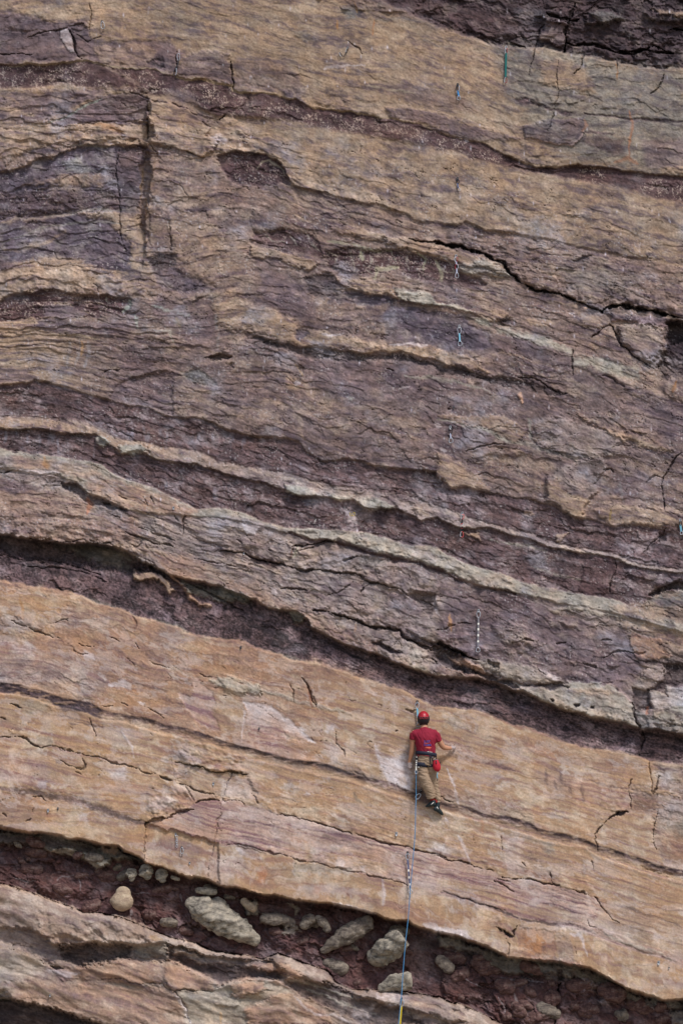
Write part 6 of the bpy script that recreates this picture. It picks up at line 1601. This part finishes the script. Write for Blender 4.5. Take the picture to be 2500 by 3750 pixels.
head_rot = Matrix.Rotation(math.radians(-14), 3, 'X')
HC = ZP(614, 440, .20)
nose = ball_geo(HC + head_rot @ Vector((0, .105, -.01)), (.014, .02, .024), 8, 6)
body_parts = [
    limb([(668, 1270, .17, .12, .09), (665, 1170, .20, .14, .10), (660, 1060, .22, .135, .095), (655, 920, .24, .15, .10), (648, 790, .25, .165, .105), (640, 700, .25, .16, .085), (628, 640, .24, .09, .065), (620, 580, .225, .056, .058), (616, 510, .21, .058, .06)], n=24),
    ball_geo(HC, (.076, .096, .112), 20, 14, head_rot), nose,
    ball_geo(HC + head_rot @ Vector((0, .05, -.075)), (.048, .05, .04), 12, 8),
    ball_geo(HC + head_rot @ Vector((-.078, .01, -.02)), (.010, .018, .03), 8, 6), ball_geo(HC + head_rot @ Vector((.078, .01, -.02)), (.010, .018, .03), 8, 6),
    # arms with palms
    limb([(520, 690, .25, .06, .06), (430, 705, .25, .060, .058), (412, 830, .225, .050, .048), (404, 950, .20, .043, .042), (390, 1050, .175, .043, .040), (366, 1150, .15, .033, .030), (350, 1220, .135, .027, .022), (350, 1265, .13, .034, .018), (360, 1305, .125, .036, .016)]),
    limb([(760, 690, .25, .06, .06), (840, 705, .25, .062, .058), (890, 800, .235, .052, .048), (940, 890, .215, .046, .044), (985, 950, .19, .044, .042), (1050, 968, .15, .040, .036), (1105, 970, .12, .030, .026), (1140, 962, .105, .030, .022), (1168, 952, .095, .034, .018)]),
    # legs to the ankles
    limb([(640, 1230, .18, .09, .09), (600, 1330, .185, .085, .09), (610, 1460, .19, .072, .075), (655, 1610, .20, .055, .058), (715, 1760, .165, .050, .052), (770, 1900, .13, .033, .036), (795, 1975, .12, .032, .034), (760, 2020, .12, .032, .03), (700, 2040, .10, .024, .022)]),
    limb([(700, 1230, .18, .09, .09), (762, 1330, .175, .082, .085), (785, 1460, .165, .070, .07), (808, 1600, .14, .054, .056), (845, 1760, .12, .045, .048), (876, 1920, .105, .032, .034), (872, 2040, .11, .032, .034), (900, 2120, .10, .030, .03), (945, 2180, .085, .022, .022)]),
]
body_parts += fingers([(338, 1300, .125), (352, 1308, .125), (367, 1310, .125), (382, 1305, .125)], [(-.12, 1), (.05, 1), (.12, 1), (.22, 1)], [58, 68, 66, 52], .0088, [.6, .8, .9, 1.0])
body_parts += fingers([(382, 1262, .13)], [(.45, .9)], [62], .0095, [.1])
body_parts += fingers([(1172, 935, .09), (1178, 950, .09), (1176, 966, .09), (1166, 980, .09)], [(1, -.18), (1, .0), (1, .18), (.85, .35)], [40, 48, 46, 38], .0088, [1, 1, 1, 1])
body_parts += fingers([(1140, 940, .10)], [(.55, -.85)], [46], .0095, [.4])
body = fused('body', body_parts, M['skin'], voxel=.0052, smooth_it=2)
body.data.materials.append(M['chalkhand'])
hl_, hr_ = ZP(360, 1330, .12), ZP(1180, 955, .09)
for p in body.data.polygons:
    c = p.center + person.location
    if (c - hl_).length < .085 or (c - hr_).length < .055: p.material_index = 1
body['label'] = "bare arms, neck and chalked hands"

shirt = fused('t_shirt', [
    limb([(664, 1088, .215, .158, .118), (660, 1040, .22, .160, .118), (655, 950, .235, .158, .118), (650, 860, .25, .168, .120), (648, 780, .255, .180, .120), (640, 715, .255, .192, .105), (636, 682, .252, .172, .095), (630, 650, .248, .132, .085), (624, 622, .24, .090, .072), (621, 600, .235, .070, .062)], n=28),
    limb([(560, 690, .25, .07, .07), (450, 708, .25, .068, .066), (420, 770, .235, .064, .060), (417, 812, .228, .058, .054)]),
    limb([(720, 690, .25, .07, .07), (815, 708, .25, .070, .068), (866, 778, .24, .068, .062), (894, 846, .228, .060, .056)])],
    M['shirt'], voxel=.007, wrinkle=.007, smooth_it=4, wscale=(.07, .22))
trousers = fused('trousers', [
    limb([(664, 1085, .215, .150, .112), (664, 1150, .205, .158, .118), (664, 1230, .19, .160, .118), (664, 1290, .185, .15, .11)], n=28),
    limb([(610, 1200, .19, .10, .11), (594, 1300, .19, .100, .112), (600, 1400, .195, .093, .10), (628, 1520, .205, .092, .092), (672, 1640, .20, .090, .086), (715, 1740, .185, .082, .08), (742, 1830, .165, .076, .074), (756, 1905, .15, .070, .068)], n=20),
    limb([(715, 1200, .19, .10, .11), (758, 1300, .18, .092, .10), (778, 1400, .17, .084, .09), (800, 1540, .155, .072, .074), (828, 1680, .13, .060, .06), (858, 1810, .12, .050, .05), (884, 1920, .115, .044, .044), (890, 1985, .112, .034, .034)], n=20)],
    M['pants'], voxel=.0065, wrinkle=.009, smooth_it=5, wscale=(.17, .06))

# helmet: dark foam bowl, red shell on top, vents along its lower rim
HH = ZP(611, 415, .215)
hrot = Matrix.Rotation(math.radians(-10), 3, 'X')
fv, ff = ball_geo(HH + Vector((0, 0, -.004)), (.104, .128, .118), 28, 18, hrot)
foam = put('helmet', fv, ff, M['foam'], person)
foam['label'] = "black lower half of the helmet"
rv, rf = [], []
nU, nV = 28, 12
for i in range(nV + 1):
    th_ = math.radians(4 + 92 * i / nV)
    for k in range(nU):
        a = 2 * math.pi * k / nU
        lobe = 1.0 - .22 * abs(math.cos(a)) ** 3 * (i / nV) ** 2       # cut back at the temples
        tt = th_ * lobe
        v = Vector((.101 * math.sin(tt) * math.cos(a), .133 * math.sin(tt) * math.sin(a), .124 * math.cos(tt)))
        rv.append(HH + hrot @ v + Vector((0, 0, 0)))
for i in range(nV):
    for k in range(nU):
        rf.append((i * nU + k, (i + 1) * nU + k, (i + 1) * nU + (k + 1) % nU, i * nU + (k + 1) % nU))
rf.append(tuple(range(nU)))
shell = put('shell', rv, rf, M['helm'], None)
shell.data.transform(Matrix.Translation(-person.location)); shell.parent = foam
for k, (x, w_) in enumerate(((552, .018), (606, .021), (660, .018))):
    c = ZP(x, 442, .0); c.y = HH.y - .131 + (.012 if k != 1 else 0)
    bv, bf = ball_geo(c, (w_, .010, .012), 12, 8)
    o = put('vent', bv, bf, M['foam'], None); o.data.transform(Matrix.Translation(-person.location)); o.parent = foam
    c2 = c + Vector((0, .004, 0))
    bv, bf = tube_geo([c2 + Vector((w_ * 1.25 * math.cos(a), -.007, .0165 * math.sin(a))) for a in np.linspace(0, 2 * math.pi, 14, endpoint=False)], .0035, n=6, closed=True)
    o = put('rim', bv, bf, M['helm'], None); o.data.transform(Matrix.Translation(-person.location)); o.parent = foam
hv, hf = ball_geo(ZP(614, 515, .21), (.07, .075, .05), 14, 8); put('hair', hv, hf, M['hair'], person)
for sx in (-1, 1):
    ev, ef_ = ball_geo(HC + head_rot @ Vector((sx * .031, .086, .012)), (.012, .012, .012), 8, 6); put('eye', ev, ef_, M['eye'], person)
mv, mf = tube_geo([HC + head_rot @ Vector((x, .094, -.055)) for x in (-.022, 0, .022)], .004, n=6); put('mouth', mv, mf, M['sock'], person)

# print on the back of the shirt
def decal(word, zx, zy, size, m, name='lettering', rot=0.0):
    cu = bpy.data.curves.new(name, 'FONT'); cu.body = word; cu.size = size; cu.align_x = 'CENTER'; cu.extrude = .0006; cu.offset = size * .02
    ob = bpy.data.objects.new(name, cu); COLL.objects.link(ob)
    dg = bpy.context.evaluated_depsgraph_get(); dg.update()
    me_ = bpy.data.meshes.new_from_object(ob.evaluated_get(dg)); bpy.data.objects.remove(ob)
    cpos = ZP(zx, zy, .2)
    vs = np.array([v.co[:] for v in me_.vertices])
    out = []
    for x, y, z in vs:
        q = Vector((cpos.x + x, cpos.y, cpos.z + y + x * rot))
        out.append(stick(q) + Vector((0, -.0015 - (z > 0) * .001, 0)))
    fs = [tuple(p.vertices) for p in me_.polygons]
    o = put(name, out, fs, m, None, smooth=False)
    o.data.transform(Matrix.Translation(-person.location)); o.parent = shirt
    return o
from mathutils.bvhtree import BVHTree
_bv = BVHTree.FromPolygons([v.co + person.location for v in shirt.data.vertices], [tuple(p.vertices) for p in shirt.data.polygons])
_bt = BVHTree.FromPolygons([v.co + person.location for v in trousers.data.vertices], [tuple(p.vertices) for p in trousers.data.polygons])
def stick(q, tree=None):
    h = (tree or _bv).ray_cast(Vector((q.x, q.y - 1.0, q.z)), Vector((0, 1, 0)), 2.0)
    return h[0] if h[0] is not None else q
decal("JUST", 678, 884, .050, M['ink']); decal("CLIMB", 680, 945, .046, M['ink'])
def plate_on(zx0, zx1, zy0, zy1, m, name, parent, tree, oval=False, off=.003, n=10, tilt=0.0):
    vs = []; fs = []
    for j in range(5):
        for i in range(n + 1):
            u = i / n; v = j / 4
            x = zx0 + (zx1 - zx0) * u; y = zy0 + (zy1 - zy0) * v + tilt * u
            if oval:
                a = math.sqrt(max(0.02, 1 - (2 * u - 1) ** 2)); y = (zy0 + zy1) / 2 + (y - (zy0 + zy1) / 2) * a
            vs.append(stick(ZP(x, y, .2), tree) + Vector((0, -off, 0)))
    for j in range(4):
        for i in range(n):
            a = j * (n + 1) + i; fs.append((a, a + n + 1, a + n + 2, a + 1))
    o = put(name, vs, fs, m, None); o.data.transform(Matrix.Translation(-person.location)); o.parent = parent
    return o
plate_on(632, 700, 891, 899, M['inko'], 'print_bar', shirt, _bv)
plate_on(636, 758, 962, 990, M['inko'], 'print_badge', shirt, _bv, oval=True, tilt=3)

# harness
def ring(name, cx, cy, d, rx, ry, h, m, parent, tilt=0.0, n=36, t=.006):
    vs = []; fs = []
    for j, (dz, dr) in enumerate(((-h / 2, -t), (-h / 2, t), (h / 2, t), (h / 2, -t))):
        for k in range(n):
            a = 2 * math.pi * k / n
            c = ZP(cx, cy, d)
            vs.append(Vector((c.x + (rx + dr) * math.cos(a), c.y + (ry + dr) * math.sin(a), c.z + dz - tilt * (rx * math.cos(a)))))
    for j in range(4):
        for k in range(n):
            fs.append((j * n + k, ((j + 1) % 4) * n + k, ((j + 1) % 4) * n + (k + 1) % n, j * n + (k + 1) % n))
    return put(name, vs, fs, m, parent)
harness = ring('harness_belt', 664, 1082, .212, .168, .130, .058, M['navy'], person, tilt=.12)
harness['label'] = "navy climbing harness waist belt"
def hp(o):
    o.data.transform(Matrix.Translation(-person.location)); o.parent = harness; return o
ring('leg_loop', 590, 1290, .19, .108, .118, .072, M['navy'], person, tilt=.10)
ring('leg_loop', 765, 1305, .178, .094, .104, .050, M['navy'], person, tilt=-.05)
def strap(pts_, r, m, name='strap'):
    q = []
    for x, y in pts_:
        w_ = stick(ZP(x, y, .2), _bt); q.append(w_ + Vector((0, -.012, 0)))
    v, f = tube_geo(q, r, n=6); return hp(put(name, v, f, m, None))
strap([(718, 1112), (730, 1160), (738, 1220), (745, 1275)], .008, M['navy']); strap([(742, 1118), (765, 1170), (790, 1230), (812, 1275)], .007, M['navy'])
strap([(505, 1108), (580, 1112), (650, 1122), (735, 1138), (800, 1150)], .005, M['redm'], 'gear_loop')
strap([(560, 1060), (550, 1090)], .005, M['orange'], 'tag'); strap([(525, 1112), (495, 1145)], .007, M['redm'], 'gear_loop')
strap([(760, 1135), (800, 1160), (850, 1140)], .006, M['dark'], 'gear_loop'); strap([(770, 1150), (830, 1168)], .006, M['white'], 'tag')
cb_ = ZP(664, 1082, .212)
def beltmark(x0, x1, y0, h_, m):
    vs = []
    for x in np.linspace(x0, x1, 8):
        c = ZP(x, y0, .2); u = (c.x - cb_.x) / .176
        yy_ = cb_.y - .138 * math.sqrt(max(0, 1 - u * u)) - .002
        zz = c.z - .12 * (c.x - cb_.x) * 1.0
        vs += [(c.x, yy_, zz + h_), (c.x, yy_, zz - h_)]
    return hp(put('badge', vs, [(2 * i, 2 * i + 1, 2 * i + 3, 2 * i + 2) for i in range(7)], m, None))
beltmark(682, 705, 1046, .004, M['white']); beltmark(712, 772, 1048, .0025, M['white'])
plate_on(505, 530, 1328, 1342, M['white'], 'badge', trousers, _bt, off=.016)

# shoes
def shoe(nodes, ank, stripe):
    v, f = merge([limb(nodes, n=18), limb(ank, n=16)])
    o = fused('climbing_shoe', [limb(nodes, n=18), limb(ank, n=16)], M['rubber'], voxel=.005, smooth_it=2)
    q = [ZP(x, y, d) for x, y, d in stripe]
    sv, sf = tube_geo(q, .006, n=6); k = put('stripe', sv, sf, M['white'], None); k.data.transform(Matrix.Translation(-person.location)); k.parent = o
    return o
shoe([(838, 2000, .13, .030, .032), (815, 2008, .13, .046, .044), (770, 2018, .13, .043, .042), (720, 2038, .115, .032, .032), (672, 2055, .095, .018, .020), (650, 2060, .085, .008, .012)],
     [(795, 1950, .13, .040, .042), (798, 2005, .13, .044, .044)], [(752, 2030, .172), (775, 2010, .176), (800, 1988, .176)])
shoe([(806, 2098, .12, .026, .03), (832, 2105, .12, .040, .040), (875, 2118, .115, .041, .042), (920, 2160, .10, .035, .034), (955, 2198, .085, .026, .024), (980, 2222, .07, .010, .012)],
     [(886, 1985, .115, .036, .038), (872, 2100, .115, .040, .040)], [(862, 2070, .160), (888, 2112, .160)])
sv, sf = limb([(770, 1915, .13, .040, .040), (800, 1950, .13, .038, .038)], n=12); put('sock', sv, sf, M['sock'], person)
sv, sf = limb([(845, 1935, .118, .034, .034), (868, 1990, .118, .034, .034)], n=12); put('sock', sv, sf, M['sock'], person)

# chalk bag clipped to the back of the harness
cbp = ZP(862, 1290, .30)
bag = thing('chalk_bag', "red chalk bag hanging behind the climber's right hip", 'chalk bag', cbp)
sp_ = smooth_path([(838, 1192, .31, .036, .034), (842, 1215, .31, .046, .044), (856, 1290, .315, .062, .056), (866, 1350, .315, .060, .054), (866, 1390, .31, .042, .040), (862, 1408, .305, .012, .012)], 5)
v, f = tube_geo([ZP(q[0], q[1], q[2]) for q in sp_], [q[3] for q in sp_], n=20, ell=[q[4] for q in sp_]); put('pouch', v, f, M['bag'], bag)
v, f = tube_geo([ZP(838, 1190, .31) + Vector((.037 * math.cos(a), -.035 * math.sin(a), .004 * math.cos(a))) for a in np.linspace(0, 2 * math.pi, 18, endpoint=False)], .006, n=6, closed=True); put('rim', v, f, M['grey'], bag)
tube('strap', [ZP(848, 1205, .358), ZP(852, 1240, .372), ZP(852, 1268, .374)], .008, M['black'], bag, n=6)
tube('clip', [ZP(838, 1185, .32), ZP(850, 1160, .33), ZP(846, 1135, .33)], .006, M['dark'], bag, n=6)
tube('clip', [ZP(922, 1230, .32), ZP(932, 1262, .32)], .006, M['dark'], bag, n=6)
tube('cord', [ZP(*q) for q in smooth_path([(874, 1400, .31), (878, 1430, .32), (866, 1480, .32), (876, 1540, .32)], 4)], .007, M['cyan'], bag, n=6)
tube('cord_end', [ZP(876, 1540, .32), ZP(872, 1590, .32)], .006, M['black'], bag, n=6)

# draw racked on the left hip, and the last clipped draw by the left calf
th = thing('quickdraw', "white and black quickdraw racked on the climber's left hip beside the rope", 'quickdraw', ZP(482, 1140, .26), 'quickdraws carried or clipped by the climber')
_a, _b = Z(484, 1130), Z(474, 1390)
sling(th, _a, _b, 5, 'white', .27, .25, bands=[(.06, .2, 'black'), (.30, .36, 'grey'), (.46, .52, 'grey'), (.62, .68, 'grey')])
carabiner(th, (Z(478, 1412)[0], Z(478, 1412)[1]), 10, 15, M['steel'], M['steel'], d=.25)
carabiner(th, (Z(486, 1150)[0], Z(486, 1150)[1]), 8, 15, M['dark'], M['dark'], d=.27, r=.0045)
hx, hy = Z(565, 1770)
hanger(hx, hy, "dark bolt half hidden beside the climber's left calf", 5, 'dark')
th = thing('quickdraw', "slanting steel quickdraw by the climber's left calf with the rope through it", 'quickdraw', ZP(565, 1780, .12), 'quickdraws carried or clipped by the climber')
sling(th, (hx, hy), Z(548, 1830), 5, 'black', .11, .14)
carabiner(th, Z(512, 1872), 13, 23, M['steel'], M['steel'], d=.15, ang=.75)

# rope
rp = [(ZP(585, 1090, .10)), ZP(520, 1150, .13), ZP(488, 1240, .19)]
rs_ = []
pth = [(*Z(480, 1330), .22), (*Z(475, 1440), .235), (*Z(473, 1700), .19), (*Z(474, 1900), .165), (1521, 2960, .17), (1519, 3050, .17), (1511, 3150, .16), (1504, 3230, .155), (1500, 3275, .15), (1494, 3360, .12), (1484, 3450, .12), (1475, 3560, .14), (1469, 3650, .15), (1462, 3720, .15), (1456, 3790, .16), (1448, 3900, .18), (1436, 4300, .4), (1420, 4800, .7), (1405, 5180, .9)]
pr = rp + [P(*q) for q in smooth_path(pth, 6)]
rope = tube('rope', pr, .0062, M['rope'], None, n=8)
rope['label'] = "thin blue climbing rope running down from the climber past the boulders to the bottom edge"; rope['category'] = 'rope'
